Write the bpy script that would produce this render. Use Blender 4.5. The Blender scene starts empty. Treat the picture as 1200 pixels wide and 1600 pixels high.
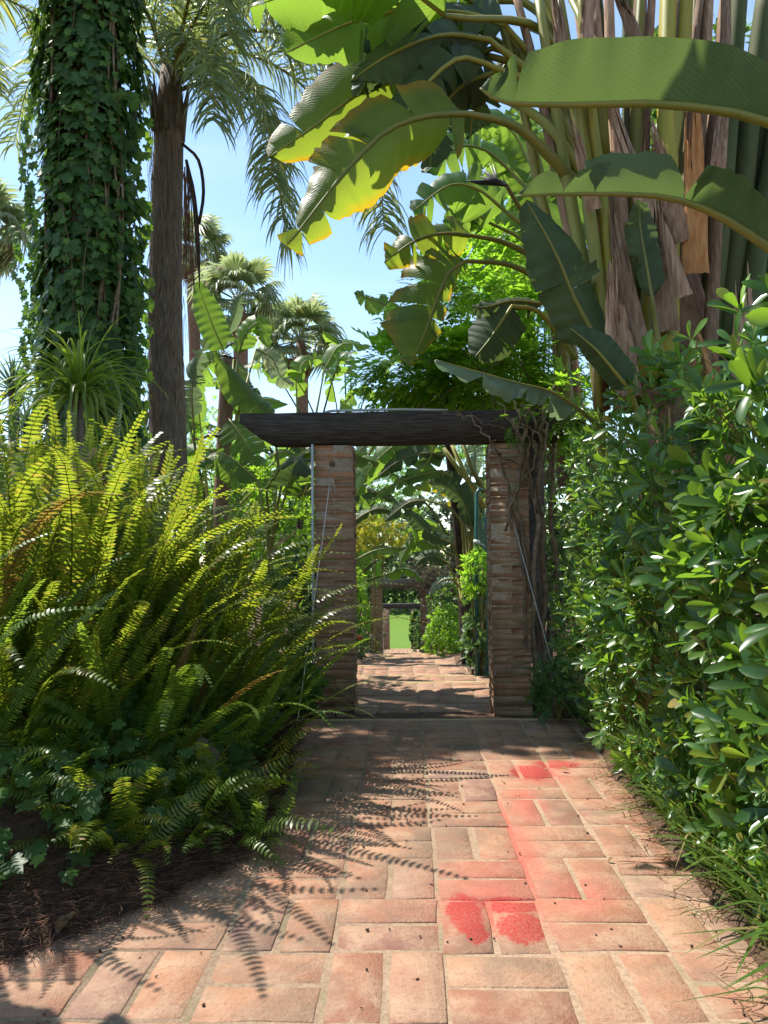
import bpy, math, random
import numpy as np
from mathutils import Vector, Matrix, noise

# ---------------------------------------------------------------- camera, sky, sun, exposure
sc = bpy.context.scene
COL = sc.collection
R = math.radians
F_PX = 1150.0
CAM = Vector((0, 0, 1.35))
cam_rot = Matrix.Rotation(R(1.594), 3, 'Z') @ Matrix.Rotation(R(90 + 2.79), 3, 'X') @ Matrix.Rotation(R(-0.55), 3, 'Z')
cd = bpy.data.cameras.new('camera')
cam = bpy.data.objects.new('camera', cd)
COL.objects.link(cam)
cam.matrix_world = Matrix.Translation(CAM) @ cam_rot.to_4x4()
cd.sensor_fit = 'VERTICAL'
cd.sensor_height = 36.0
cd.lens = 36.0 * F_PX / 1600.0
cd.clip_start = 0.05
cd.clip_end = 2000
sc.camera = cam

SUN_AZ, SUN_EL = 60.0, 59.0      # degrees left of the path direction, degrees up
sun_dir = Vector((-math.sin(R(SUN_AZ)) * math.cos(R(SUN_EL)), math.cos(R(SUN_AZ)) * math.cos(R(SUN_EL)), math.sin(R(SUN_EL))))
wd = bpy.data.worlds.new('World'); sc.world = wd; wd.use_nodes = True
wn = wd.node_tree.nodes; wl = wd.node_tree.links; wn.clear()
w_out = wn.new('ShaderNodeOutputWorld'); w_bg = wn.new('ShaderNodeBackground')
w_sky = wn.new('ShaderNodeTexSky'); w_sky.sky_type = 'NISHITA'; w_sky.sun_disc = False
w_sky.sun_elevation = R(SUN_EL); w_sky.sun_rotation = R(-SUN_AZ)
w_sky.air_density = 1.0; w_sky.dust_density = 0.2; w_sky.ozone_density = 0.6; w_sky.altitude = 30
w_co = wn.new('ShaderNodeTexCoord'); w_map = wn.new('ShaderNodeMapping'); w_map.inputs['Scale'].default_value = (1.2, 2.6, 5.0)
w_no = wn.new('ShaderNodeTexNoise'); w_no.inputs['Scale'].default_value = 1.6; w_no.inputs['Detail'].default_value = 8; w_no.inputs['Roughness'].default_value = 0.62
w_ra = wn.new('ShaderNodeValToRGB'); w_ra.color_ramp.elements[0].position = 0.46; w_ra.color_ramp.elements[1].position = 0.86
w_mul = wn.new('ShaderNodeMath'); w_mul.operation = 'MULTIPLY'; w_mul.inputs[1].default_value = 0.55
w_mix = wn.new('ShaderNodeMixRGB'); w_mix.inputs[2].default_value = (3.5, 4.0, 4.3, 1)
wl.new(w_co.outputs['Generated'], w_map.inputs[0]); wl.new(w_map.outputs[0], w_no.inputs['Vector'])
wl.new(w_no.outputs['Fac'], w_ra.inputs[0]); wl.new(w_ra.outputs[0], w_mul.inputs[0]); wl.new(w_mul.outputs[0], w_mix.inputs[0])
w_tint = wn.new('ShaderNodeMixRGB'); w_tint.blend_type = 'MULTIPLY'; w_tint.inputs[0].default_value = 1.0; w_tint.inputs[2].default_value = (.95, .995, .99, 1)
wl.new(w_sky.outputs[0], w_tint.inputs[1]); wl.new(w_tint.outputs[0], w_mix.inputs[1]); wl.new(w_mix.outputs[0], w_bg.inputs[0]); wl.new(w_bg.outputs[0], w_out.inputs[0])
w_bg.inputs[1].default_value = 0.112
sl = bpy.data.lights.new('sun', 'SUN'); sl.energy = 3.9; sl.angle = R(0.53); sl.color = (1.0, 0.955, 0.88)
so = bpy.data.objects.new('sun', sl); COL.objects.link(so)
so.rotation_euler = sun_dir.to_track_quat('Z', 'Y').to_euler(); so.location = (0, 0, 20)
sc.view_settings.view_transform = 'Standard'; sc.view_settings.look = 'None'
sc.view_settings.gamma = 1.0; sc.view_settings.use_curve_mapping = False
sc.view_settings.exposure = 1.36
sc.render.engine = 'CYCLES'
cy = sc.cycles
cy.use_denoising = True; cy.denoiser = 'OPENIMAGEDENOISE'
cy.max_bounces = 6; cy.diffuse_bounces = 3; cy.glossy_bounces = 2; cy.transmission_bounces = 4; cy.transparent_max_bounces = 4
cy.caustics_reflective = False; cy.caustics_refractive = False

# ---------------------------------------------------------------- helpers
def P(px, py, Y):
    """photo pixel and distance along the path -> point"""
    d = cam_rot @ Vector(((px - 600) / F_PX, -(py - 800) / F_PX, -1))
    return CAM + d * (Y / d.y)
def pw(npx, Y):
    return npx * Y / F_PX

def lerp_tab(tab, x):
    if x <= tab[0][0]: return tab[0][1]
    for (a, b), (c, d) in zip(tab, tab[1:]):
        if x <= c: return b + (d - b) * (x - a) / (c - a)
    return tab[-1][1]

class MB:
    """collects shapes; build() links them as one mesh object"""
    def __init__(s): s.v = []; s.f = []; s.uv = []
    def add(s, verts, faces, uvs=None):
        o = len(s.v); s.v += [tuple(v) for v in verts]
        s.uv += [tuple(u) for u in uvs] if uvs else [(0.0, 0.0)] * len(verts)
        s.f += [tuple(i + o for i in f) for f in faces]
    def box(s, x0, x1, y0, y1, z0, z1):
        s.add([(x0, y0, z0), (x1, y0, z0), (x1, y1, z0), (x0, y1, z0), (x0, y0, z1), (x1, y0, z1), (x1, y1, z1), (x0, y1, z1)],
              [(3, 2, 1, 0), (4, 5, 6, 7), (0, 1, 5, 4), (1, 2, 6, 5), (2, 3, 7, 6), (3, 0, 4, 7)])
    def tube(s, pts, rad, n=6, flat=1.0, cap=True, nhint=None):
        pts = [Vector(p) for p in pts]
        if not hasattr(rad, '__len__'): rad = [rad] * len(pts)
        prev = None; vs = []; uv = []; L = 0
        for i, p in enumerate(pts):
            t = (pts[min(i + 1, len(pts) - 1)] - pts[max(i - 1, 0)])
            t = t.normalized() if t.length > 1e-9 else Vector((0, 0, 1))
            if prev is None:
                a = Vector(nhint) if nhint is not None else (Vector((1, 0, 0)) if abs(t.x) < .8 else Vector((0, 1, 0)))
            else: a = prev
            a = (a - t * a.dot(t)); a = a.normalized() if a.length > 1e-6 else t.orthogonal().normalized()
            prev = a; b = t.cross(a)
            if i: L += (p - pts[i - 1]).length
            for k in range(n):
                an = 2 * math.pi * k / n
                vs.append(p + (a * math.cos(an) * flat + b * math.sin(an)) * rad[i]); uv.append((L, k / n))
        fs = []
        for i in range(len(pts) - 1):
            for k in range(n):
                k2 = (k + 1) % n
                fs.append((i * n + k, i * n + k2, (i + 1) * n + k2, (i + 1) * n + k))
        if cap:
            fs.append(tuple(range(n - 1, -1, -1))); fs.append(tuple((len(pts) - 1) * n + k for k in range(n)))
        s.add(vs, fs, uv)
    def proto(s):
        V = np.array(s.v, dtype=np.float64).reshape(-1, 3)
        return (V, np.array([i for f in s.f for i in f], dtype=np.int64), np.array([len(f) for f in s.f], dtype=np.int64), np.array(s.uv, dtype=np.float64))
    def mesh(s, name, smooth=True, off=(0, 0, 0)):
        V, l, c, u = s.proto()
        return mesh_from(name, V - np.array(off), l, c, u, smooth)
    def build(s, name, mat, parent=None, smooth=True):
        off = parent_origin(parent)
        return link(name, s.mesh(name, smooth, off), mat, parent)

ORIG = {}
def parent_origin(p):
    while p is not None and p.name not in ORIG:
        p = p.parent
    return ORIG[p.name] if p is not None else (0, 0, 0)

def mesh_from(name, V, loops, counts, uv=None, smooth=True):
    me = bpy.data.meshes.new(name)
    me.vertices.add(len(V)); me.vertices.foreach_set('co', np.ascontiguousarray(V, dtype=np.float32).ravel())
    me.loops.add(len(loops)); me.loops.foreach_set('vertex_index', loops.astype(np.int32))
    me.polygons.add(len(counts))
    st = np.zeros(len(counts), dtype=np.int32); st[1:] = np.cumsum(counts)[:-1]
    me.polygons.foreach_set('loop_start', st)
    if smooth: me.polygons.foreach_set('use_smooth', np.ones(len(counts), dtype=bool))
    if uv is not None:
        ul = me.uv_layers.new(name='UVMap'); ul.data.foreach_set('uv', uv[loops].astype(np.float32).ravel())
    me.update(calc_edges=True)
    return me

def stamp(protos, items):
    """items: (proto index, 4x4 matrix) -> joined arrays"""
    Vs, Ls, Cs, Us = [], [], [], []; o = 0
    by = {}
    for k, m in items: by.setdefault(k, []).append(np.array(m))
    for k, ms in by.items():
        V, l, c, u = protos[k]; M = np.stack(ms); n = len(M)
        W = np.einsum('nij,vj->nvi', M[:, :3, :3], V) + M[:, None, :3, 3]
        Vs.append(W.reshape(-1, 3)); Ls.append((l[None, :] + (np.arange(n) * len(V))[:, None]).ravel() + o)
        Cs.append(np.tile(c, n)); Us.append(np.tile(u, (n, 1))); o += n * len(V)
    return np.concatenate(Vs), np.concatenate(Ls), np.concatenate(Cs), np.concatenate(Us)

def link(name, me, mat, parent=None):
    o = bpy.data.objects.new(name, me); COL.objects.link(o)
    if mat is not None and not me.materials: me.materials.append(mat)
    o.parent = parent
    return o
def tag(o, label=None, cat=None, group=None, kind=None):
    if label: o['label'] = label
    if cat: o['category'] = cat
    if group: o['group'] = group
    if kind: o['kind'] = kind
    return o
def thing(name, label, cat, loc=(0, 0, 0), group=None):
    o = bpy.data.objects.new(name, None); COL.objects.link(o); o.location = loc; o.empty_display_size = .2
    ORIG[o.name] = tuple(loc)
    return tag(o, label, cat, group)
def place(name, me, parent, M):
    """one more object on shared mesh data at world matrix M under a thing"""
    o = bpy.data.objects.new(name, me); COL.objects.link(o); o.parent = parent
    o.matrix_basis = Matrix.Translation(-Vector(parent_origin(parent))) @ Matrix(M)
    return o
def frame(pos, xdir, nrm, s=1.0, sy=None, sz=None):
    """matrix: local +X along xdir, local +Z near nrm"""
    x = Vector(xdir).normalized(); z = Vector(nrm); z = z - x * z.dot(x)
    z = z.normalized() if z.length > 1e-6 else x.orthogonal().normalized()
    y = z.cross(x); sy = s if sy is None else sy; sz = s if sz is None else sz
    return np.array([[x.x * s, y.x * sy, z.x * sz, pos[0]], [x.y * s, y.y * sy, z.y * sz, pos[1]], [x.z * s, y.z * sy, z.z * sz, pos[2]], [0, 0, 0, 1]])
def rv(rng, s=1.0):
    while True:
        v = Vector((rng.uniform(-1, 1), rng.uniform(-1, 1), rng.uniform(-1, 1)))
        if 0.05 < v.length < 1: return v * s
def catmull(pts, n):
    pts = [Vector(p) for p in pts]
    if len(pts) == 2: return [pts[0].lerp(pts[1], i / (n - 1)) for i in range(n)]
    q = [pts[0] * 2 - pts[1]] + pts + [pts[-1] * 2 - pts[-2]]
    seg = len(pts) - 1; out = []
    for i in range(n):
        u = i / (n - 1) * seg; k = min(int(u), seg - 1); t = u - k
        a, b, c, d = q[k:k + 4]
        out.append(.5 * ((2 * b) + (c - a) * t + (2 * a - 5 * b + 4 * c - d) * t * t + (3 * b - a - 3 * c + d) * t ** 3))
    return out
def scatter(parent, part_name, protos, meshes, items, n_ind, mat, stuff_name='foliage', key=None):
    """the n_ind pieces nearest the camera become parts, the rest one joined part"""
    if key is None: key = lambda m: (Vector((m[0][3], m[1][3], m[2][3])) - CAM).length
    items = sorted(items, key=lambda it: key(it[1]))
    for k, m in items[:n_ind]:
        place(part_name, meshes[k], parent, m)
    rest = items[n_ind:]
    if rest:
        V, l, c, u = stamp(protos, rest)
        o = link(stuff_name, mesh_from(stuff_name, V - np.array(parent_origin(parent)), l, c, u), mat, parent)
        tag(o, kind='stuff')
def proto_meshes(name, protos, mat):
    out = []
    for p in protos:
        me = mesh_from(name, *p); me.materials.append(mat); out.append(me)
    return out

# ---------------------------------------------------------------- materials
class NT:
    def __init__(s, name):
        s.m = bpy.data.materials.new(name); s.m.use_nodes = True; s.n = s.m.node_tree.nodes; s.l = s.m.node_tree.links; s.n.clear()
        s.out = s.n.new('ShaderNodeOutputMaterial')
    def new(s, t, **kw):
        n = s.n.new(t)
        for k, v in kw.items(): setattr(n, k, v)
        return n
    def set(s, sock, v):
        if hasattr(v, 'is_output') or isinstance(v, bpy.types.NodeSocket): s.l.new(v, sock)
        else: sock.default_value = (tuple(v) + (1,)) if hasattr(v, '__len__') and len(v) == 3 and len(getattr(sock, 'default_value', (0, 0, 0))) == 4 else v
    def math(s, op, a, b=0.0, clamp=False):
        n = s.new('ShaderNodeMath', operation=op); n.use_clamp = clamp; s.set(n.inputs[0], a); s.set(n.inputs[1], b); return n.outputs[0]
    def mix(s, f, a, b, mode='MIX'):
        n = s.new('ShaderNodeMixRGB', blend_type=mode); s.set(n.inputs[0], f); s.set(n.inputs[1], a); s.set(n.inputs[2], b); return n.outputs[0]
    def noise(s, vec, scale, detail=4, rough=.55, dist=0.0):
        n = s.new('ShaderNodeTexNoise'); s.l.new(vec, n.inputs['Vector']); n.inputs['Scale'].default_value = scale; n.inputs['Detail'].default_value = detail
        n.inputs['Roughness'].default_value = rough; n.inputs['Distortion'].default_value = dist; return n.outputs['Fac']
    def ramp(s, f, stops):
        n = s.new('ShaderNodeValToRGB'); e = n.color_ramp.elements
        while len(e) < len(stops): e.new(.5)
        for el, (p, c) in zip(e, stops): el.position = p; el.color = tuple(c) + (1,) if len(c) == 3 else c
        s.set(n.inputs[0], f); return n.outputs[0]
    def maprange(s, v, a, b, c=0.0, d=1.0):
        n = s.new('ShaderNodeMapRange'); n.interpolation_type = 'SMOOTHSTEP'; s.set(n.inputs[0], v)
        for i, x in zip((1, 2, 3, 4), (a, b, c, d)): n.inputs[i].default_value = x
        return n.outputs[0]
    def pos(s): return s.new('ShaderNodeNewGeometry').outputs['Position']
    def obj(s): return s.new('ShaderNodeTexCoord').outputs['Object']
    def uv(s): return s.new('ShaderNodeTexCoord').outputs['UV']
    def scale(s, vec, sc_):
        n = s.new('ShaderNodeMapping'); s.l.new(vec, n.inputs[0]); n.inputs['Scale'].default_value = sc_; return n.outputs[0]
    def rnd(s):
        a = s.new('ShaderNodeObjectInfo').outputs['Random']; b = s.new('ShaderNodeNewGeometry').outputs['Random Per Island']
        return s.math('FRACT', s.math('ADD', a, b))
    def bump(s, h, strength=.4, dist=.01, normal=None):
        n = s.new('ShaderNodeBump'); s.set(n.inputs['Height'], h); n.inputs['Strength'].default_value = strength; n.inputs['Distance'].default_value = dist
        if normal is not None: s.l.new(normal, n.inputs['Normal'])
        return n.outputs[0]
    def bsdf(s, col, rough=.6, spec=.5, normal=None, metal=0.0):
        n = s.new('ShaderNodeBsdfPrincipled'); s.set(n.inputs['Base Color'], col); s.set(n.inputs['Roughness'], rough)
        n.inputs['Specular IOR Level'].default_value = spec; n.inputs['Metallic'].default_value = metal
        if normal is not None: s.l.new(normal, n.inputs['Normal'])
        return n.outputs[0]
    def finish(s, sh): s.l.new(sh, s.out.inputs[0]); return s.m

def leaf_mat(name, stops, trans_col, trans=.4, rough=.4, spec=.5, vein=None, edge=None, mottled=.25):
    """stops: colours across the random value; trans_col: colour of light that comes through"""
    t = NT(name); r = t.rnd()
    col = t.ramp(r, stops)
    tr = t.mix(.45, trans_col, t.mix(1.0, col, (3.0, 3.0, 3.0), 'MULTIPLY'))
    mot = t.noise(t.pos(), 9.0, 3)
    f = t.maprange(mot, .3, .75, 1.0 - mottled, 1.0 + mottled)
    col = t.mix(1.0, col, t.new('ShaderNodeCombineColor').outputs[0], 'MULTIPLY') if False else col
    hs = t.new('ShaderNodeHueSaturation'); t.set(hs.inputs['Color'], col); t.l.new(f, hs.inputs['Value']); col = hs.outputs[0]
    nrm = None
    if vein:
        sx = t.new('ShaderNodeSeparateXYZ'); t.l.new(t.uv(), sx.inputs[0]); u, v = sx.outputs[0], sx.outputs[1]
        av = t.math('ABSOLUTE', v)
        ph = t.math('MULTIPLY', t.math('ADD', t.math('SUBTRACT', u, t.math('MULTIPLY', av, .25)), t.math('MULTIPLY', t.noise(t.uv(), 4.0, 3), .06)), vein * 1.7)
        wv = t.math('SINE', ph); h = t.maprange(wv, -1, 1)
        nrm = t.bump(h, .16, .01)
        col = t.mix(t.math('MULTIPLY', t.maprange(wv, .55, 1.0), .10), col, (.16, .24, .05))
        tr = t.mix(t.math('MULTIPLY', t.maprange(wv, .3, 1.0), .22), tr, (.10, .17, .01))
        if edge:
            n2 = t.noise(t.uv(), 3.0, 4)
            e = t.maprange(t.math('ADD', av, t.math('MULTIPLY', n2, .55)), 1.22, 1.40)
            y = t.maprange(t.math('ADD', av, t.math('MULTIPLY', n2, .8)), .98, 1.5)
            col = t.mix(t.math('MULTIPLY', y, .7), col, (.20, .15, .015)); tr = t.mix(y, tr, (.62, .36, .01))
            col = t.mix(e, col, (.07, .035, .015)); tr = t.mix(e, tr, (.08, .03, .01))
    s1 = t.bsdf(col, rough, spec, nrm)
    n = t.new('ShaderNodeBsdfTranslucent'); t.set(n.inputs[0], tr)
    if nrm is not None: t.l.new(nrm, n.inputs['Normal'])
    m = t.new('ShaderNodeMixShader'); m.inputs[0].default_value = trans; t.l.new(s1, m.inputs[1]); t.l.new(n.outputs[0], m.inputs[2])
    return t.finish(m.outputs[0])

def simple_mat(name, c1, c2, scale=8, rough=.7, spec=.3, stretch=(1, 1, 1), bump=.3, bdist=.01, coord='pos', rand=0.0, metal=0.0, detail=6):
    t = NT(name); v = t.pos() if coord == 'pos' else (t.obj() if coord == 'obj' else t.uv())
    v = t.scale(v, stretch); f = t.noise(v, scale, detail, .62)
    col = t.mix(t.maprange(f, .3, .7), c1, c2)
    if rand:
        hs = t.new('ShaderNodeHueSaturation'); t.set(hs.inputs['Color'], col)
        t.l.new(t.maprange(t.rnd(), 0, 1, 1 - rand, 1 + rand), hs.inputs['Value']); col = hs.outputs[0]
    return t.finish(t.bsdf(col, rough, spec, t.bump(f, bump, bdist) if bump else None, metal))

M = {}
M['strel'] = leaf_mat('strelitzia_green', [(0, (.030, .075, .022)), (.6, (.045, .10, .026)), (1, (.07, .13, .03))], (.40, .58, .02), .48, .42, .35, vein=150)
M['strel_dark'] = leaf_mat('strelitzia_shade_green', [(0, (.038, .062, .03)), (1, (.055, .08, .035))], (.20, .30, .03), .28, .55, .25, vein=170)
M['strel_edge'] = leaf_mat('strelitzia_ageing', [(0, (.05, .085, .02)), (1, (.075, .11, .02))], (.48, .58, .01), .50, .45, .35, vein=150, edge=True)
M['strel_pale'] = leaf_mat('strelitzia_waxy', [(0, (.10, .15, .10)), (1, (.15, .20, .15))], (.25, .36, .06), .3, .35, .5, vein=120)
M['petiole'] = simple_mat('petiole_green', (.14, .16, .03), (.22, .19, .035), 5, .5, .35, (1, 1, .15), .2, .01, rand=.25)
M['petiole_yellow'] = simple_mat('petiole_yellow', (.30, .23, .02), (.19, .20, .03), 4, .5, .35, (3, 3, .3), .25, .01, rand=.2)
M['petiole_dark'] = simple_mat('petiole_dark_green', (.045, .07, .025), (.085, .09, .035), 4, .75, .2, (2, 2, .2), .2, .01, rand=.2)
M['sheath'] = simple_mat('dry_sheath', (.22, .125, .08), (.40, .27, .19), 9, .85, .15, (6, 6, .7), .7, .02, rand=.35)
M['sheath_orange'] = simple_mat('orange_sheath', (.26, .11, .04), (.38, .20, .09), 7, .8, .15, (5, 5, .8), .6, .02, rand=.3)
M['fern'] = leaf_mat('fern_green', [(0, (.045, .09, .014)), (.45, (.075, .125, .016)), (.82, (.12, .155, .02)), (.93, (.17, .155, .025)), (1, (.20, .12, .04))], (.50, .54, .012), .45, .36, .45)
M['fern_dark'] = leaf_mat('fern_deep_green', [(0, (.055, .12, .018)), (1, (.10, .165, .022))], (.42, .52, .02), .42, .4, .45)
M['ivy'] = leaf_mat('ivy_dark', [(0, (.026, .07, .016)), (.8, (.05, .11, .024)), (1, (.085, .15, .03))], (.28, .46, .02), .32, .45, .3)
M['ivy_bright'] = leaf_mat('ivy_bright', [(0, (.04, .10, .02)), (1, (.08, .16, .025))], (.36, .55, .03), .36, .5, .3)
M['pitto'] = leaf_mat('glossy_leaf', [(0, (.02, .06, .014)), (.3, (.034, .09, .018)), (.62, (.05, .12, .02)), (.86, (.095, .17, .025)), (.95, (.15, .18, .03)), (1, (.22, .17, .04))], (.36, .58, .012), .38, .28, .40)
M['pitto_lime'] = leaf_mat('lime_leaf', [(0, (.075, .17, .018)), (1, (.14, .26, .025))], (.50, .72, .015), .45, .4, .45)
M['vine'] = leaf_mat('vine_leaf', [(0, (.05, .13, .015)), (.6, (.075, .17, .018)), (1, (.11, .21, .02))], (.46, .76, .02), .58, .42, .4)
M['bushy'] = leaf_mat('bush_leaf', [(0, (.03, .075, .02)), (1, (.06, .12, .03))], (.28, .42, .03), .35, .45, .4)
M['grey_leaf'] = leaf_mat('grey_green_leaf', [(0, (.055, .085, .045)), (1, (.09, .125, .07))], (.22, .30, .08), .32, .5, .35)
M['yellow_leaf'] = leaf_mat('yellow_green_leaf', [(0, (.14, .19, .02)), (.6, (.24, .24, .03)), (1, (.34, .26, .02))], (.62, .56, .03), .42, .45, .4)
M['palm'] = leaf_mat('palm_leaf', [(0, (.075, .115, .045)), (.7, (.12, .165, .07)), (1, (.24, .22, .05))], (.42, .48, .08), .40, .36, .5)
M['fan'] = leaf_mat('fan_palm_leaf', [(0, (.10, .145, .075)), (.8, (.17, .21, .11)), (1, (.28, .25, .14))], (.42, .48, .14), .40, .4, .5)
M['pony'] = leaf_mat('strap_leaf', [(0, (.07, .13, .018)), (1, (.13, .19, .025))], (.44, .55, .03), .38, .38, .5)
M['yucca'] = leaf_mat('yucca_leaf', [(0, (.03, .06, .035)), (1, (.05, .085, .05))], (.14, .24, .05), .22, .45, .4)
M['grass'] = leaf_mat('grass_blade', [(0, (.035, .09, .018)), (.7, (.06, .13, .022)), (.86, (.09, .15, .03)), (1, (.24, .19, .09))], (.34, .48, .04), .36, .42, .4)
M['dry'] = leaf_mat('dry_leaf', [(0, (.16, .09, .04)), (1, (.30, .19, .09))], (.35, .20, .06), .25, .8, .15)
M['bark'] = simple_mat('palm_bark', (.12, .092, .075), (.27, .215, .175), 14, .9, .1, (3, 3, .5), .9, .03)
M['bark_red'] = simple_mat('red_bark', (.16, .085, .055), (.26, .16, .11), 10, .9, .1, (3, 3, 1), .8, .03)
M['wood_vine'] = simple_mat('vine_wood', (.12, .085, .055), (.25, .19, .13), 16, .85, .15, (1, 1, 1), .6, .01, rand=.3)
M['twig'] = simple_mat('twig', (.16, .12, .04), (.24, .20, .06), 12, .7, .2, bump=0, rand=.3)
M['stem_green'] = simple_mat('green_stem', (.12, .16, .03), (.17, .19, .05), 12, .5, .3, bump=0, rand=.3)
M['black'] = simple_mat('bird_flower_spathe', (.012, .014, .03), (.03, .03, .05), 8, .35, .5, bump=.2)
M['white_petal'] = simple_mat('white_sepal', (.55, .54, .50), (.70, .70, .68), 10, .5, .4, bump=.1)
M['red_petal'] = simple_mat('red_petal', (.55, .03, .01), (.6, .08, .02), 10, .5, .4, bump=.1)
M['green_metal'] = simple_mat('green_painted_steel', (.012, .075, .062), (.02, .11, .09), 30, .35, .5, bump=.1)
M['green_wire'] = simple_mat('green_wire', (.012, .06, .045), (.02, .085, .06), 30, .45, .5, bump=0)
M['wire'] = simple_mat('galvanised_wire', (.42, .41, .38), (.58, .57, .54), 40, .4, .5, bump=0, metal=.6)
M['rust'] = simple_mat('rusty_iron', (.05, .035, .03), (.13, .08, .05), 40, .7, .4, bump=.3, metal=.4)
M['pvc'] = simple_mat('grey_pipe', (.36, .37, .36), (.46, .47, .46), 10, .45, .5, bump=0)
M['rock'] = simple_mat('bed_stone', (.14, .11, .085), (.27, .22, .17), 7, .9, .2, bump=.9, bdist=.03)
M['bark_dark'] = simple_mat('dark_bark', (.03, .022, .018), (.085, .06, .045), 12, .9, .1, (1, 1, .4), .9, .03)

def soil_mat():
    t = NT('soil'); p = t.pos(); f = t.noise(p, 26, 8, .7); g = t.noise(p, 2.2, 4)
    c = t.mix(t.maprange(f, .3, .7), (.065, .038, .025), (.15, .092, .062)); c = t.mix(t.maprange(g, .45, .7), c, (.13, .088, .058))
    return t.finish(t.bsdf(c, .95, .1, t.bump(f, .9, .03)))
M['soil'] = soil_mat()
def lawn_mat():
    t = NT('lawn'); p = t.pos(); f = t.noise(t.scale(p, (3, 1, 1)), 5, 8, .75); g = t.noise(p, .5, 3)
    c = t.mix(t.maprange(f, .3, .7), (.06, .12, .012), (.13, .21, .025)); c = t.mix(t.maprange(g, .4, .7), c, (.10, .17, .02))
    return t.finish(t.bsdf(c, .8, .15, t.bump(f, .8, .05)))
M['lawn'] = lawn_mat()
def mortar_mat():
    t = NT('joint_mortar'); p = t.pos(); f = t.noise(p, 60, 6, .7); g = t.noise(p, 3, 5)
    c = t.mix(t.maprange(f, .3, .7), (.22, .145, .095), (.33, .235, .155)); c = t.mix(t.math('MULTIPLY', t.maprange(g, .5, .68), .6), c, (.16, .14, .075))
    sx = t.new('ShaderNodeSeparateXYZ'); t.l.new(p, sx.inputs[0]); X, Y = sx.outputs[0], sx.outputs[1]; nn = t.noise(p, 9, 6, .7)   # red powder washed into the joints
    def patch(cx, cy, rx, ry):
        a = t.math('DIVIDE', t.math('SUBTRACT', X, cx), rx); b = t.math('DIVIDE', t.math('SUBTRACT', Y, cy), ry)
        return t.maprange(t.math('ADD', t.math('SQRT', t.math('ADD', t.math('MULTIPLY', a, a), t.math('MULTIPLY', b, b))), t.math('MULTIPLY', t.math('SUBTRACT', nn, .5), .9)), .3, 1.0, 1.0, 0.0)
    rd_ = t.math('MAXIMUM', t.math('MAXIMUM', patch(.50, 3.4, .10, .95), patch(.30, 2.85, .26, .28)), patch(.8, 4.55, .3, .2))
    c = t.mix(t.math('MULTIPLY', rd_, .6), c, (.42, .05, .04))
    return t.finish(t.bsdf(c, .95, .1, t.bump(f, .7, .006)))
M['mortar'] = mortar_mat()
M['nosing'] = simple_mat('worn_nosing', (.30, .22, .11), (.40, .31, .17), 14, .9, .1, bump=.5, bdist=.008)
def paver_mat():
    t = NT('terracotta_paver'); p = t.pos(); r = t.new('ShaderNodeObjectInfo').outputs['Random']; isl = t.new('ShaderNodeNewGeometry').outputs['Random Per Island']
    r = t.math('FRACT', t.math('ADD', r, isl))
    base = t.ramp(r, [(0, (.20, .10, .075)), (.12, (.24, .108, .065)), (.35, (.29, .14, .08)), (.55, (.33, .185, .11)), (.78, (.26, .115, .07)), (.93, (.30, .17, .11)), (1, (.19, .115, .09))])
    f1 = t.noise(p, 7, 6, .65); f2 = t.noise(p, 55, 5, .7); f3 = t.noise(t.scale(p, (1, 1, 1)), 180, 3, .6)
    c = t.mix(t.math('MULTIPLY', t.maprange(f1, .38, .66), .75), base, (.36, .235, .15))        # sandy bloom
    c = t.mix(t.math('MULTIPLY', t.maprange(f2, .5, .7), .6), c, (.20, .095, .062))
    c = t.mix(t.math('MULTIPLY', t.maprange(f3, .58, .75), .45), c, (.44, .31, .20))
    d = t.noise(p, 2.3, 5, .6, .6)
    c = t.mix(t.math('MULTIPLY', t.maprange(d, .46, .66), .7), c, (.17, .115, .078))           # worn dark dirt
    # spilled red powder: patches and a trail along one joint
    sx = t.new('ShaderNodeSeparateXYZ'); t.l.new(p, sx.inputs[0]); X, Y = sx.outputs[0], sx.outputs[1]
    nz = t.noise(p, 16, 9, .78); n2 = t.noise(p, 3.5, 4, .6)
    def blob(cx, cy, rx, ry, amp=1.3, inner=.72):
        a = t.math('DIVIDE', t.math('SUBTRACT', X, cx), rx); b = t.math('DIVIDE', t.math('SUBTRACT', Y, cy), ry)
        dd = t.math('SQRT', t.math('ADD', t.math('MULTIPLY', a, a), t.math('MULTIPLY', b, b)))
        dd = t.math('ADD', dd, t.math('MULTIPLY', t.math('SUBTRACT', nz, .5), amp))
        return t.maprange(dd, inner, 1.0, 1.0, 0.0)
    strong = None
    for bb in [(.205, 2.80, .075, .17), (.235, 2.66, .05, .10), (.385, 2.86, .13, .075), (.40, 2.70, .10, .13), (.74, 4.50, .14, .16), (.93, 4.66, .17, .09)]:
        q = blob(*bb); strong = q if strong is None else t.math('MAXIMUM', strong, q)
    soft = None
    for bb in [(.34, 2.95, .42, .48, .9, .0), (.52, 3.3, .11, .7, .5, .0), (.62, 3.95, .16, .55, .6, .0), (.64, 2.95, .26, .28, .9, .0), (.78, 4.45, .3, .3, .8, .0)]:
        q = blob(*bb); soft = q if soft is None else t.math('MAXIMUM', soft, q)
    c = t.mix(t.math('MULTIPLY', soft, t.maprange(n2, .25, .7, .25, .75)), c, (.40, .08, .06))
    gr = t.maprange(t.noise(p, 90, 4, .7), .35, .62)
    c = t.mix(t.math('MULTIPLY', strong, t.math('ADD', t.math('MULTIPLY', gr, .38), .46)), c, (.30, .010, .012))
    crack = t.math('ADD', t.math('MULTIPLY', f2, .6), t.math('MULTIPLY', f1, .8))
    h = t.math('ADD', crack, t.math('MULTIPLY', f3, .25))
    return t.finish(t.bsdf(c, t.maprange(f2, .3, .7, .72, .92), .25, t.bump(h, .8, .012)))
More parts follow.
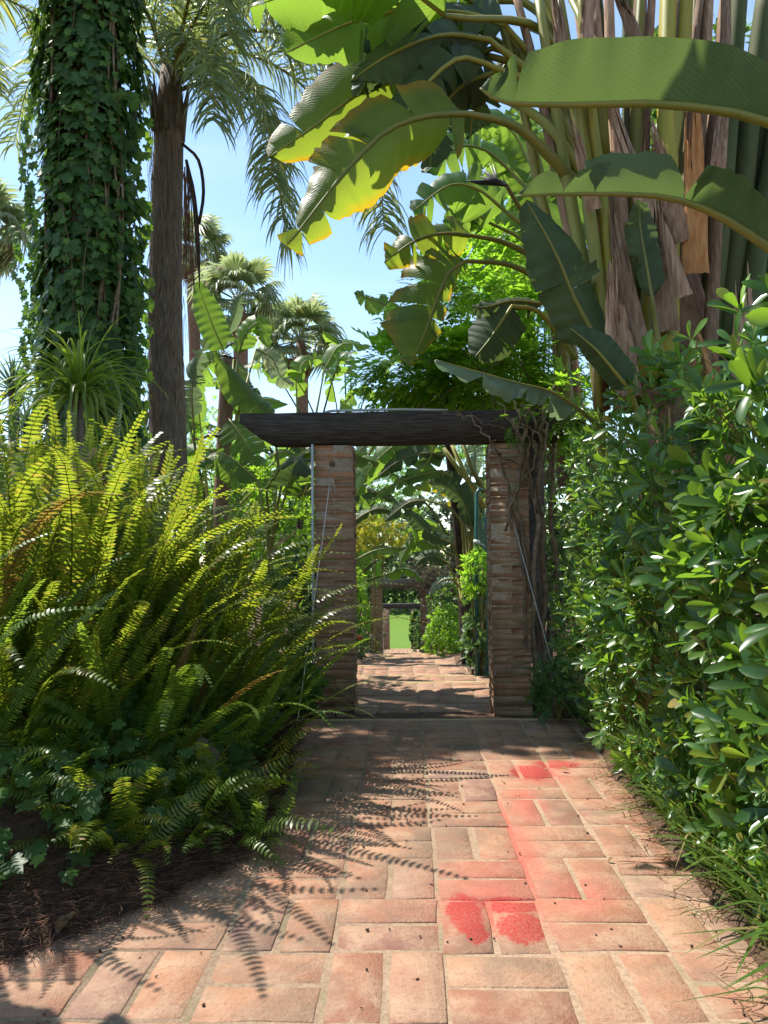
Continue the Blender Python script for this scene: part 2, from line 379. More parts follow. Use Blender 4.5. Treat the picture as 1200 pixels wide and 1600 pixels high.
M['paver'] = paver_mat()
def brick_mat():
    t = NT('rustic_brick'); p = t.pos()
    r = t.rnd(); base = t.ramp(r, [(0, (.30, .15, .085)), (.35, (.38, .22, .13)), (.6, (.36, .235, .14)), (.85, (.40, .19, .105)), (1, (.30, .18, .115))])
    f1 = t.noise(p, 12, 6, .65); f2 = t.noise(t.scale(p, (1, 1, 3)), 60, 5, .7)
    c = t.mix(t.math('MULTIPLY', t.maprange(f1, .4, .7), .5), base, (.43, .31, .20)); c = t.mix(t.math('MULTIPLY', t.maprange(f2, .55, .8), .4), c, (.17, .09, .055))
    return t.finish(t.bsdf(c, .9, .15, t.bump(t.math('ADD', f1, f2), .8, .012)))
M['brick'] = brick_mat()
M['pillar_mortar'] = simple_mat('pillar_mortar', (.27, .20, .13), (.42, .32, .22), 40, .95, .1, bump=.8, bdist=.01)
def wood_mat():
    t = NT('weathered_beam'); p = t.pos(); f = t.noise(t.scale(p, (1.2, 9, 22)), 4, 8, .65, .4); g = t.noise(p, 5, 4); k = t.noise(t.scale(p, (6, 30, 60)), 6, 4, .7)
    c = t.mix(t.maprange(f, .3, .72), (.028, .022, .018), (.10, .082, .068)); c = t.mix(t.math('MULTIPLY', t.maprange(g, .5, .75), .5), c, (.06, .042, .03))
    c = t.mix(t.math('MULTIPLY', t.maprange(k, .6, .8), .35), c, (.14, .125, .11))
    return t.finish(t.bsdf(c, .85, .2, t.bump(t.math('ADD', f, t.math('MULTIPLY', k, .5)), .8, .015)))
M['wood'] = wood_mat()
M['wood_pale'] = simple_mat('bleached_beam', (.16, .12, .085), (.30, .24, .18), 5, .9, .15, (1.5, 9, 20), .7, .015)

# ---------------------------------------------------------------- leaf shapes
def p_leaf(widths, fold=.10, curl=-.12, vcurve=0.0):
    """blade along +X, length 1; widths: (t, half width); two halves folded on the midrib"""
    b = MB(); vs = []; uv = []
    for (t, w) in widths:
        z = curl * t * t
        vs += [(t, -w, z + fold * w * 2 + vcurve * w * w), (t, 0, z), (t, w, z + fold * w * 2 + vcurve * w * w)]; uv += [(t, -1), (t, 0), (t, 1)]
    fs = []
    for i in range(len(widths) - 1):
        a = i * 3; c = a + 3
        fs += [(a, a + 1, c + 1, c), (a + 1, a + 2, c + 2, c + 1)]
    b.add(vs, fs, uv); return b.proto()
OBO = [(0, .012), (.12, .035), (.34, .10), (.58, .165), (.78, .185), (.92, .125), (1, .02)]
LAN = [(0, .01), (.15, .07), (.4, .13), (.65, .11), (.85, .06), (1, .006)]
OVA = [(0, .01), (.1, .12), (.3, .24), (.55, .24), (.8, .13), (1, .006)]
pitto_protos = [p_leaf(OBO, .22, -.10), p_leaf(OBO, .12, -.26), p_leaf(OBO, .3, .10), p_leaf([(t, w * .86) for t, w in OBO], .15, -.40)]
ova_protos = [p_leaf(OVA, .2, -.2), p_leaf(OVA, .1, -.35), p_leaf(LAN, .2, -.25)]
def p_ivy(sag):
    half = [(0.0, 0.0), (-.16, .16), (-.10, .40), (.10, .50), (.22, .33), (.42, .47), (.66, .42), (.62, .22), (.80, .14)]
    pts = half + [(1.06, 0)] + [(x, -y) for x, y in reversed(half[1:])]
    c = (.28, 0); vs = [(c[0], c[1], .05)]; uv = [(0, 0)]
    for x, y in pts:
        r = math.hypot(x - c[0], y); vs.append((x, y, -sag * r * r + .03 * math.sin(7 * x + 5 * y))); uv.append((x, y))
    n = len(pts); b = MB(); b.add(vs, [(0, 1 + k, 1 + (k + 1) % n) for k in range(n)], uv); return b.proto()
ivy_protos = [p_ivy(.12), p_ivy(.35), p_ivy(-.12)]
def p_pinnate(n, ll, lw, droop, rng):
    b = MB()
    for i in range(n):
        t = .2 + .8 * i / max(1, n - 1)
        for s in (-1, 1):
            if i == n - 1 and s == 1: continue
            bx = t * .75; z0 = -droop * t * t
            an = (1.05 - .5 * t if i < n - 1 else 0) * s + rng.uniform(-.15, .15)
            dx, dy = math.cos(an), math.sin(an); L = ll * rng.uniform(.8, 1.1); zz = rng.uniform(-.35, .15) * L
            px_, py_ = -dy, dx
            vs = [(bx, 0, z0), (bx + dx * L * .4 + px_ * lw, dy * L * .4 + py_ * lw, z0 + zz * .3 + .01), (bx + dx * L, dy * L, z0 + zz), (bx + dx * L * .4 - px_ * lw, dy * L * .4 - py_ * lw, z0 + zz * .3 + .01)]
            b.add(vs, [(0, 1, 2, 3)], [(0, 0)] * 4)
    b.add([(0, 0, 0), (0, .008, 0), (.75, .004, -droop), (.75, 0, -droop)], [(0, 1, 2, 3)])
    return b.proto()
_r = random.Random(5)
vine_protos = [p_pinnate(5, .34, .075, .18, _r), p_pinnate(5, .32, .07, .3, _r), p_pinnate(4, .38, .085, .1, _r)]
def p_blade(droop, lean, w, segs=4):
    b = MB(); vs = []; uv = []
    for i in range(segs + 1):
        t = i / segs; ww = w * (1 - t ** 1.6) + .0008
        x = lean * t + droop * t * t; z = math.sqrt(max(.02, 1 - (lean + droop * t) ** 2 * .6)) * t * (1 - .25 * abs(droop) * t)
        vs += [(x, -ww, z), (x, ww, z)]; uv += [(t, 0), (t, 1)]
    b.add(vs, [(2 * i, 2 * i + 1, 2 * i + 3, 2 * i + 2) for i in range(segs)], uv); return b.proto()
blade_protos = [p_blade(.25, .1, .014), p_blade(.6, .15, .012), p_blade(.95, .2, .012), p_blade(.4, .4, .016)]
def p_frond(npair, width, bend, droop_tip, rng, taper=.8):
    """sword fern frond: stalk along +Z bending to +X, pinnae left and right along Y; length 1"""
    b = MB(); pts = []
    for i in range(25):
        t = i / 24; pts.append(Vector((bend * t * t + droop_tip * t ** 5, .02 * math.sin(3 * t), t - .35 * bend * t * t * t - .5 * abs(droop_tip) * t ** 6)))
    def at(t):
        u = t * 24; k = min(int(u), 23); return pts[k].lerp(pts[k + 1], u - k), (pts[k + 1] - pts[k]).normalized()
    b.tube(pts[::3], [.0042 - .0034 * i / 8 for i in range(9)], 3, cap=False)
    for i in range(npair):
        t = .10 + .90 * (i / npair); p, T = at(t)
        l = width * (min(1, (t - .02) / .22) ** .6) * (max(.02, 1 - t) ** .42) * 1.12
        nrm = T.cross(Vector((0, 1, 0))).normalized()
        gap = .9 / npair
        for s in (-1, 1):
            L = l * rng.uniform(.88, 1.08); up = rng.uniform(.12, .34); dz = rng.uniform(-.30, .06)
            D = (Vector((0, s, 0)) + T * up + nrm * dz).normalized(); w = gap * .36 * rng.uniform(.85, 1.1)
            q0 = p; q1 = p + D * L * .5 + nrm * L * .04; q2 = p + D * L - nrm * L * .05 + T * L * .06
            W = T * w
            b.add([q0 - W * .8, q0 + W * .9, q1 + W * 1.0, q1 - W * .9, q2], [(0, 1, 2, 3), (3, 2, 4)], [(0, 0)] * 5)
    return b.proto()
_r = random.Random(11)
frond_protos = [p_frond(58, .050, .18, .05, _r), p_frond(62, .046, .28, .14, _r), p_frond(56, .054, .10, -.05, _r), p_frond(60, .048, .40, .15, _r), p_frond(55, .056, .20, .25, _r), p_frond(63, .045, .05, .12, _r), p_frond(58, .043, .12, .32, _r)]
small_frond_protos = [p_frond(24, .13, .4, .1, _r), p_frond(22, .14, .7, .1, _r), p_frond(26, .12, .25, .15, _r)]
def add_mesh_set(name, protos, mat): return proto_meshes(name, protos, M[mat])

# ---------------------------------------------------------------- the ground and the path
GZ = [(-50, 0), (5.9, 0.0), (8.09, -.13), (9.41, -.29), (11.27, -.45), (13.12, -.61), (14.77, -.78), (22, -2.24), (40, -4.2), (44, -4.3), (400, -4.3)]
LEFT = [(-1.0, -3.2), (1.6, -2.2), (2.45, -1.36), (2.61, -1.20), (2.85, -1.0), (3.14, -.80), (3.58, -.69), (4.15, -.74), (4.7, -.78), (5.88, -.88), (6.3, -.80), (8.0, -.72), (13, -.72), (22, -.9), (40, -1.0)]
RIGHT = [(-1.0, 1.0), (2.3, 1.07), (2.7, 1.10), (3.58, 1.13), (4.4, 1.18), (5.0, 1.24), (5.88, 1.30), (6.3, 1.15), (8.1, 1.02), (9.4, .98), (11.3, .86), (13, .8), (22, .75), (40, .6)]
def gz(y): return lerp_tab(GZ, y)
def ground_h(x, y):
    l, r = lerp_tab(LEFT, y), lerp_tab(RIGHT, y)
    z = gz(y); n = noise.noise(Vector((x * 3.1, y * 3.1, 0))) * .02 + noise.noise(Vector((x * 9, y * 9, 4))) * .008
    wob = noise.noise(Vector((x * 2.3, y * 2.3, 9))) * .05
    if x < l + wob:
        d = l + wob - x; return z + .03 * min(1, d / .05) + .50 * min(1, d / 1.25) + n * min(1, d / .1) - .02
    if x > r + wob * .7:
        d = x - r - wob * .7; return z + .03 * min(1, d / .05) + .10 * min(1, d / .6) + n * min(1, d / .1) - .02
    return z - .07 if y < 41 else z - .03
xs = sorted(set([round(-3.6 + .045 * i, 3) for i in range(122)] + [-3.7 - .3 * 1.28 ** i for i in range(22)] + [1.95 + .3 * 1.28 ** i for i in range(22)]))
ys = sorted(set([round(-.4 + .05 * i, 3) for i in range(150)] + [7.15 + .22 * i for i in range(160)] + [42.5 + 1.2 * 1.22 ** i for i in range(20)] + [-1 - .6 * 1.5 ** i for i in range(10)]))
gv = np.array([(x, y, ground_h(x, y)) for y in ys for x in xs]); nx = len(xs)
q = np.array([[j * nx + i, j * nx + i + 1, (j + 1) * nx + i + 1, (j + 1) * nx + i] for j in range(len(ys) - 1) for i in range(nx - 1)])
g = link('ground', mesh_from('ground', gv, q.ravel(), np.full(len(q), 4)), M['soil']); tag(g, kind='structure')

lw = MB()
for i in range(24):
    for j in range(30):
        x0, y0 = -18 + 1.5 * i, 41.2 + 2.4 * j
        zf = lambda x, y: -4.24 + .012 * max(0, y - 48) + .05 * noise.noise(Vector((x * .3, y * .3, 0)))
        lw.add([(x0, y0, zf(x0, y0)), (x0 + 1.5, y0, zf(x0 + 1.5, y0)), (x0 + 1.5, y0 + 2.4, zf(x0 + 1.5, y0 + 2.4)), (x0, y0 + 2.4, zf(x0, y0 + 2.4))], [(0, 1, 2, 3)])
tag(lw.build('lawn', M['lawn']), kind='structure')

def paver_proto(lx, ly, th, rng):
    """slab with an uneven outline and worn, rounded arrises; origin at the top centre"""
    b = MB(); n = []
    def ring(inset, z, jit):
        out = []
        for (sx, sy) in ((-1, -1), (0, -1), (1, -1), (1, 0), (1, 1), (0, 1), (-1, 1), (-1, 0)):
            out.append((sx * (lx / 2 - inset) + rng.uniform(-jit, jit), sy * (ly / 2 - inset) + rng.uniform(-jit, jit), z + rng.uniform(-jit, jit) * .25))
        return out
    o = ring(0, 0, .006)
    vs = [(x, y, -th) for x, y, z in o] + [(x, y, -.0055) for x, y, z in o] + [(x * .972, y * .945, z - .0012) for x, y, z in o] + [(rng.uniform(-.02, .02), 0, -.0012)]
    fs = []
    for r_ in (0, 1):
        for k in range(8): fs.append((r_ * 8 + k, r_ * 8 + (k + 1) % 8, r_ * 8 + 8 + (k + 1) % 8, r_ * 8 + 8 + k))
    for k in range(8): fs.append((16 + k, 16 + (k + 1) % 8, 24))
    b.add(vs, fs); return b.proto()
rp = random.Random(3)
CW, RH = .378, .371
pav_protos = [paver_proto(CW - .018, RH / 2 - .015, .05, rp) for _ in range(7)]
pav_meshes = []
for p in pav_protos:
    me = mesh_from('paver', *p, smooth=False); me.materials.append(M['paver']); pav_meshes.append(me)

def tread(name, y0, y1, z, rows, keep, individual=True, phase=0):
    base = MB(); th = .22
    n = 24; ya = y0 + .004; l = []; r_ = []
    for i in range(n + 1):
        y = ya + (y1 - ya) * i / n
        l.append((lerp_tab(LEFT, y) - .22, y)); r_.append((lerp_tab(RIGHT, y) + .18, y))
    top = l[::-1] + r_; m = len(top)
    vs = [(x, y, z - .0052) for x, y in top] + [(x, y, z - th) for x, y in top]
    for i in range(n):
        pass
    fs = [(n - i, n - i - 1, n + 1 + i + 1, n + 1 + i) for i in range(n)]      # strips across
    fs += [(k, m + k, m + (k + 1) % m, (k + 1) % m) for k in range(m)]
    base.add(vs, fs)
    b = base.build(name, M['mortar'], None, smooth=False); tag(b, kind='structure')
    ns = MB(); xa_, xb_ = lerp_tab(LEFT, y1) - .1, lerp_tab(RIGHT, y1) + .1; wv = [y1 - .006 + .006 * noise.noise(Vector((i * .7, y1, 0))) for i in range(31)]
    rows_ = [[(xa_ + (xb_ - xa_) * i / 30, wv[i] - dy, z + dz + .002 * noise.noise(Vector((i * 1.3, y1, 5)))) for i in range(31)] for dy, dz in ((.045, -.004), (.04, .0035), (-.006, .0035), (-.012, -.035))]
    ns.add([v for r0_ in rows_ for v in r0_], [(j * 31 + i, j * 31 + i + 1, (j + 1) * 31 + i + 1, (j + 1) * 31 + i) for j in range(3) for i in range(30)]); ns.build('nosing', M['nosing'], b)
    rng = random.Random(int(y0 * 100)); items = []
    rh = (y1 - y0) / rows
    for k in range(-9, 4):
        xa = .113 + CW * k; off = rng.uniform(-.02, .02)
        for j in range(rows):
            yb = y0 + rh * j + (off if 0 < j else 0)
            hh = rh * (1 if 0 < j < rows - 1 else (1 if j else 1)) - (off if j == 0 else 0) * 0
            if j == 0: hh += off
            if j == rows - 1: hh -= off
            cx, cyy = xa + CW / 2, yb + hh / 2
            for e in (-1, 1):
                if (k + j + phase) % 2 == 0: px_, py_, rot = cx, cyy + e * hh / 4, 0
                else: px_, py_, rot = cx + e * CW / 4, cyy, math.pi / 2
                if not keep(px_, py_): continue
                sx = hh / RH if rot else 1; sy = 1 if rot else hh / RH
                mat = Matrix.Translation((px_ + rng.uniform(-.004, .004), py_ + rng.uniform(-.004, .004), z + rng.uniform(-.003, .003))) @ \
                    Matrix.Rotation(rot + rng.uniform(-.014, .014) + rng.choice((0, math.pi)), 4, 'Z') @ Matrix.Rotation(rng.uniform(-.006, .006), 4, 'X') @ \
                    Matrix.Diagonal((sx if rot else 1, (1 if rot else hh / RH), 1, 1))
                items.append((rng.randrange(7), mat))
    if individual:
        for i, mt in items: o = bpy.data.objects.new('paver', pav_meshes[i]); COL.objects.link(o); o.parent = b; o.matrix_basis = mt
    else:
        V, l_, c, u = stamp(pav_protos, items)
        tag(link('paver', mesh_from('paver', V, l_, c, u, False), M['paver'], b), kind='stuff')
    return b
inpath = lambda x, y: lerp_tab(LEFT, y) - .16 < x < lerp_tab(RIGHT, y) + .14
tread('path', 2.17 - RH * 7, 2.17 + RH * 10, 0.0, 17, inpath, phase=1)
YS = [5.88, 8.09, 9.41, 11.27, 13.12, 14.77]; ZS = [-.11, -.27, -.43, -.59, -.75]
for i in range(5):
    tread('step', YS[i], YS[i + 1], ZS[i], max(3, round((YS[i + 1] - YS[i]) / RH)), inpath, i < 3)
y, z = 14.77, -.75
for i in range(7):
    z -= .2; tread('step', y, y + 1.033, z, 3, inpath, False); y += 1.033
for i in range(10):
    z -= .2; tread('step', y, y + 1.85, z, 5, inpath, False); y += 1.85

# ---------------------------------------------------------------- gateways: brick pillars, beams
rb = random.Random(21)
def brick_proto(lx, ly, lz, rng):
    b = MB(); vs = []
    xs_ = (-lx / 2, -lx / 6, lx / 6, lx / 2)
    for x in xs_:
        for (y, z) in ((-ly / 2, -lz / 2 + .003), (-ly / 2, 0), (-ly / 2, lz / 2 - .003), (-ly / 2 + .005, lz / 2), (ly / 2 - .005, lz / 2), (ly / 2, lz / 2 - .003), (ly / 2, -lz / 2 + .003), (ly / 2 - .005, -lz / 2), (-ly / 2 + .005, -lz / 2)):
            vs.append((x + rng.uniform(-.004, .004), y + rng.uniform(-.0028, .0028), z + rng.uniform(-.0025, .0025)))
    n = 9; fs = [(i * n + k, i * n + (k + 1) % n, (i + 1) * n + (k + 1) % n, (i + 1) * n + k) for i in range(3) for k in range(n)]
    fs += [tuple(range(n)), tuple(3 * n + k for k in range(n - 1, -1, -1))]
    b.add(vs, [f[::-1] for f in fs]); return b.proto()
brick_protos = [brick_proto(.334, .162, .047, rb) for _ in range(9)]
brick_meshes = []
for p in brick_protos:
    me = mesh_from('brick', *p, smooth=False); me.materials.append(M['brick']); brick_meshes.append(me)
def pillar(label, x, y, z0, h, group, individual=True, seed=0, courses=40):
    rng = random.Random(seed); t = thing('brick_pillar', label, 'pillar', (x, y, z0), group)
    c = MB(); c.box(x - .1625, x + .1625, y - .1625, y + .1625, z0 - .1, z0 + h - .004); c.build('mortar_core', M['pillar_mortar'], t, False)
    items = []; ch = h / courses; prev = 0
    for k in range(courses):
        rot = (k + (1 if rng.random() < .2 else 0)) % 2
        for e in (-1, 1):
            mt = Matrix.Translation((x + rng.uniform(-.006, .006), y + rng.uniform(-.006, .006), z0 + ch * (k + .5))) @ Matrix.Rotation(rot * math.pi / 2 + rng.uniform(-.02, .02), 4, 'Z') @ \
                Matrix.Translation((0, e * .087, rng.uniform(-.003, .003))) @ Matrix.Rotation(rng.uniform(-.012, .012), 4, 'Y') @ Matrix.Diagonal((1, 1, rng.uniform(.88, 1.12), 1))
            items.append((rng.randrange(9), mt))
    if individual:
        for i, mt in items: place('brick', brick_meshes[i], t, mt)
    else:
        V, l, cc, u = stamp(brick_protos, items)
        tag(link('brick', mesh_from('brick', V - np.array((x, y, z0)), l, cc, u, False), M['brick'], t), kind='stuff')
    return t
A1 = 6.57
PL, PR = -.612, .912
pillar('stacked rustic brick pillar left of the near gateway, with wire hooked on its face', PL, A1, -.11, 2.367, None, True, 1)
pillar('stacked rustic brick pillar right of the near gateway, wrapped by woody vine stems', PR, A1, -.11, 2.367, None, True, 2)
def beam(label, x0, x1, y, z0, h, d, cut=.25, mat='wood'):
    """timber with a sloping cut under its left end, slightly wavy faces"""
    t = MB(); n = 22; prof = [];
    rng = random.Random(int(x0 * 77))
    cols = []
    for i in range(n + 1):
        x = x0 + (x1 - x0) * i / n
        f = min(1, max(0, (x - x0) / cut)); zb = z0 + h * .70 * (1 - f)
        w = lambda: rng.uniform(-.004, .004)
        cols.append([(x, y - d / 2 + w(), zb + w()), (x, y - d / 2 + w(), (zb + z0 + h) / 2), (x, y - d / 2 + .008, z0 + h + w()), (x, y + d / 2 - .008, z0 + h + w()), (x, y + d / 2 + w(), (zb + z0 + h) / 2), (x, y + d / 2 + w(), zb + w())])
    vs = [v for c in cols for v in c]; m = 6
    fs = [(i * m + k, (i + 1) * m + k, (i + 1) * m + (k + 1) % m, i * m + (k + 1) % m) for i in range(n) for k in range(m)]
    fs += [tuple(range(m)), tuple(n * m + k for k in range(m - 1, -1, -1))]
    t.add(vs, fs); o = t.build('wooden_beam', M[mat], None, False); tag(o, label, 'beam')
    return o
bz = P(500, 692, A1 - .17).z
beam('dark weathered timber beam across the near gateway, its left end cut on a slant', P(375, 645, A1 - .1).x, P(915, 645, A1 - .1).x, A1, bz + .004, .275, .24)
pp = MB(); pp.tube(catmull([P(500, 652, 6.62), P(512, 643, 6.62), P(540, 641.5, 6.62), P(625, 640, 6.62), P(700, 641, 6.62)], 14), .012, 6)
tag(pp.build('cable_pipe', M['pvc']), 'thin grey cable pipe lying along the top of the near beam', 'pipe')
pp = MB(); pp.tube([(PL - .185, A1 - .19, -.1), (PL - .187, A1 - .192, 1.1), (PL - .186, A1 - .19, 2.26)], .012, 6)
tag(pp.build('conduit_pipe', M['pvc']), 'thin pale grey pipe running up the left edge of the brick pillar', 'pipe')  # conduit running up the pillar edge

A2, A3 = 22.3, 40.2
x2l, x2r = P(589, 960, A2).x, P(666, 960, A2).x
z2 = P(630, 919, A2).z
pillar('small far brick pillar left of the second gateway down the steps', x2l, A2, z2 - 2.37, 2.37, None, False, 3)
pillar('small far brick pillar right of the second gateway under the dry vine heap', x2r, A2, z2 - 2.37, 2.37, None, False, 4)
beam('pale weathered beam across the second gateway, half hidden by leaves', x2l - .75, x2r + .9, A2, z2 + .004, .29, .24, mat='wood_pale')
x3l, x3r = P(604, 990, A3).x, P(647, 990, A3).x
z3 = P(624, 951, A3).z
pillar('tiny dark brick pillar left of the farthest gateway before the lawn', x3l, A3, z3 - 2.4, 2.4, None, False, 5)
pillar('tiny dark brick pillar right of the farthest gateway before the lawn', x3r, A3, z3 - 2.4, 2.4, None, False, 6)
beam('tiny dark beam across the farthest gateway with lawn below it', x3l - .3, x3r + .6, A3, z3 + .004, .28, .24)

# guy wires
def guy(label, a, b, turn):
    a, b = Vector(a), Vector(b); t = thing('guy_wire', label, 'wire', tuple(b))
    k = MB(); k.tube([a.lerp(b, i / 8) + Vector((0, 0, -.02 * math.sin(math.pi * i / 8))) for i in range(9)], .0035, 5); k.build('cable', M['wire'], t)
    h = MB(); h.tube([a + Vector((.02 * math.sin(6.28 * i / 10), -.004, .02 * math.cos(6.28 * i / 10) + .012)) for i in range(11)], .006, 5)
    h.tube([a + Vector((0, .045, .02)), a + Vector((0, -.01, .014))], .007, 5); h.build('hook', M['rust'], t)
    if turn:
        d = (b - a).normalized(); k = MB(); q0 = b - d * .30
        s = d.cross(Vector((1, 0, 0))).normalized() * .012
        k.tube([q0, q0 + d * .10], .006, 5); k.tube([q0 + d * .09 + s, q0 + d * .2 + s], .005, 5); k.tube([q0 + d * .09 - s, q0 + d * .2 - s], .005, 5); k.tube([q0 + d * .19, b], .006, 5)
        k.build('turnbuckle', M['rust'], t)
        k = MB(); k.tube([b + Vector((.016 * math.sin(6.28 * i / 8), 0, .016 * math.cos(6.28 * i / 8) + .01)) for i in range(9)], .005, 5); k.tube([b + Vector((0, 0, .012)), b - Vector((0, 0, .05))], .006, 5)
        k.build('ground_eye', M['rust'], t)
guy('thin wire with turnbuckle from the left brick pillar to the path edge', P(519, 727, A1 - .19), P(455, 1196, 4.58), True)
guy('thin wire slanting from the right brick pillar to the hedge foot', P(796, 792, A1 - .18), P(887, 1122, 5.9), False)
guy('tiny wire slanting down beside the far right pillar', P(668, 935, A2 - .2), P(672, 1012, A2 - 1.0), False)

# ---------------------------------------------------------------- plants: shared builders
def strel_blade(pts, WL, WR, nrm, foldL=.2, foldR=.2, tears=5, seed=0, curl=.25, gap=.35, n=34, m=5, ruffle=.012, base_round=.10):
    """torn banana-like blade on a midrib through pts; WL is the half on the left of the direction of growth"""
    rng = random.Random(seed); rib = catmull(pts, n + 1); Ltot = sum((rib[i + 1] - rib[i]).length for i in range(n)); b = MB()
    def shape(t): return min(1, (max(t, 0) / base_round) ** .6) * min(1, (max(0, 1 - t) / .38) ** .55) if t < 1 else 0
    def ribat(t):
        u = min(max(t, 0), 1) * n; k = min(int(u), n - 1); return rib[k].lerp(rib[k + 1], u - k)
    for side, W, fold in ((1, WL, foldL), (-1, WR, foldR)):
        if W <= 0: continue
        cuts = sorted(set([0, n] + [rng.randrange(2, n - 1) for _ in range(tears)]))
        for a, c in zip(cuts, cuts[1:]):
            df = rng.uniform(-.35, .45) if tears > 1 else 0; skew = rng.uniform(-.05, .05) * (1 if tears > 2 else .2); ph = rng.uniform(0, 6)
            g = gap * rng.uniform(.3, 1.2) if tears else 0; trim = rng.uniform(.88, 1.03) if tears else 1
            vs = []; uv = []
            for i in range(a, c + 1):
                t = i / n; tm = (a + c) / 2 / n
                T = (rib[min(i + 1, n)] - rib[max(i - 1, 0)]).normalized()
                N = (nrm - T * nrm.dot(T)).normalized(); S = N.cross(T) * side
                w = W * shape(t) * trim
                w *= 1 - (rng.uniform(0, .10) if tears > 1 else 0)
                for j in range(m + 1):
                    v = j / m; tt = t + (tm - t) * g * v * v * (1 if 0 < a or t > tm else .3) + (skew + .10 * W / max(Ltot, .01)) * v
                    ang = fold + df * v + curl * v
                    p0 = rib[i] if j == 0 else ribat(tt) * min(1, v * 2) + rib[i] * (1 - min(1, v * 2))
                    r_ = ruffle * math.sin(t * 60 + ph) * v
                    vs.append(p0 + S * (w * v * math.cos(ang)) - N * (w * v * math.sin(ang) + r_)); uv.append((t * Ltot / 1.0, side * v))
            k = m + 1
            fs = [(i * k + j, (i + 1) * k + j, (i + 1) * k + j + 1, i * k + j + 1) for i in range(c - a) for j in range(m)]
            if side < 0: fs = [f[::-1] for f in fs]
            b.add(vs, fs, uv)
    return b, rib
def strel_leaf(parent, blade_pts, WL, WR, nrm, stalk=None, mat='strel', smat='petiole', r0=.035, r1=.012, label=None, **kw):
    nrm = Vector(nrm).normalized()
    b, rib = strel_blade(blade_pts, WL, WR, nrm, **kw)
    o = b.build('leaf', M[mat], parent)
    if label: o['label'] = label
    s = MB(); pts = rib[::3] + ([rib[-1]] if (len(rib) - 1) % 3 else [])
    if stalk:
        st = catmull(list(stalk) + [blade_pts[0]], 12)
        pts = st[:-1] + pts; na = len(st) - 1
    else: na = 0
    nb = len(pts) - na
    rad = [r0 + (r1 - r0) * i / max(1, na) for i in range(na)] + [r1 * (1 - .85 * i / (nb - 1)) for i in range(nb)]
    s.tube(pts, rad, 7); s.build('stalk', M[smat], o)
    return o
def facing(pxs, Y, tilt=0.0, roll=0.0):
    """normal of a blade that faces the camera at this pixel, tipped upwards by tilt and sideways by roll (degrees)"""
    v = (CAM - P(pxs[0], pxs[1], Y)).normalized(); up = Vector((0, 0, 1)); up = (up - v * up.dot(v)).normalized(); rt = up.cross(v)
    n = v * math.cos(R(tilt)) + up * math.sin(R(tilt)); return (n * math.cos(R(roll)) + rt * math.sin(R(roll))).normalized()
def pl(parent, coords, Y, wl, wr, tilt=25, roll=0, stalk=None, **kw):
    """leaf from photo pixels at distances Y (a number or one per point); wl, wr in pixels at that distance"""
    Ys = Y if hasattr(Y, '__len__') else [Y] * len(coords)
    pts = [P(x, y_, yy) for (x, y_), yy in zip(coords, Ys)]; ym = sum(Ys) / len(Ys)
    st = [P(a, b_, c) for a, b_, c in stalk] if stalk else None
    mid = coords[len(coords) // 2]
    return strel_leaf(parent, pts, pw(wl, ym), pw(wr, ym), facing(mid, ym, tilt, roll), st, **kw)
def auto_strel(label, x, y, z0, h, n, seed, fan=0.0, spread=1.15, mats=('strel',), leafL=1.3, leafW=.28, trunk=True, group=None, tears=6, amin=None, amax=None):
    rng = random.Random(seed); t = thing('bird_of_paradise_plant', label, 'plant', (x, y, z0), group)
    B = Vector((x, y, z0)); side = Vector((math.cos(fan), math.sin(fan), 0)); front = Vector((-side.y, side.x, 0))
    th = h * .45
    if trunk:
        s = MB(); s.tube([B + Vector((0, 0, -.2)), B + Vector((.04, 0, th * .5)), B + Vector((0, .02, th))], [.13, .11, .12], 9); s.build('trunk', M['bark_dark'], t)
    top = B + Vector((0, 0, th if trunk else .05))
    for i in range(n):
        a = (-spread + 2 * spread * (i + .5) / n if amin is None else amin + (amax - amin) * (i + .5) / n) + rng.uniform(-.12, .12)
        d = (side * math.sin(a) + Vector((0, 0, math.cos(a))) + front * rng.uniform(-.3, .3)).normalized()
        pl_ = (h - th) * rng.uniform(.45, .75); b0 = top + d * pl_
        out = (Vector((d.x, d.y, 0)) + rv(rng, .25)); out.z = 0
        out = out.normalized() if out.length > .05 else side
        L = leafL * rng.uniform(.75, 1.15); dr = .25 + .8 * abs(math.sin(a)) * rng.uniform(.7, 1.3)
        m1 = b0 + (d * .8 + out * .35).normalized() * L * .5; m2 = m1 + (d * (.55 - dr * .7) + out * .8 - Vector((0, 0, dr * .55))).normalized() * L * .5
        nr = (Vector((0, 0, 1)) * .8 - d * .3 + rv(rng, .5) + front * rng.uniform(-.5, .5))
        if abs(a) < .4: nr = front * -1 + Vector((0, 0, .5)) + rv(rng, .4)
        strel_leaf(t, [b0, m1, m2], leafW * rng.uniform(.8, 1.1), leafW * rng.uniform(.8, 1.1), nr, [top + rv(rng, .05), top + d * pl_ * .5 + Vector((0, 0, .04))], mat=rng.choice(mats), smat=rng.choice(('petiole', 'petiole_dark')),
                   r0=.04, r1=.014, seed=seed * 31 + i, tears=rng.randrange(2, tears + 1), foldL=rng.uniform(.1, .5), foldR=rng.uniform(.1, .5), n=22, m=3)
    return t
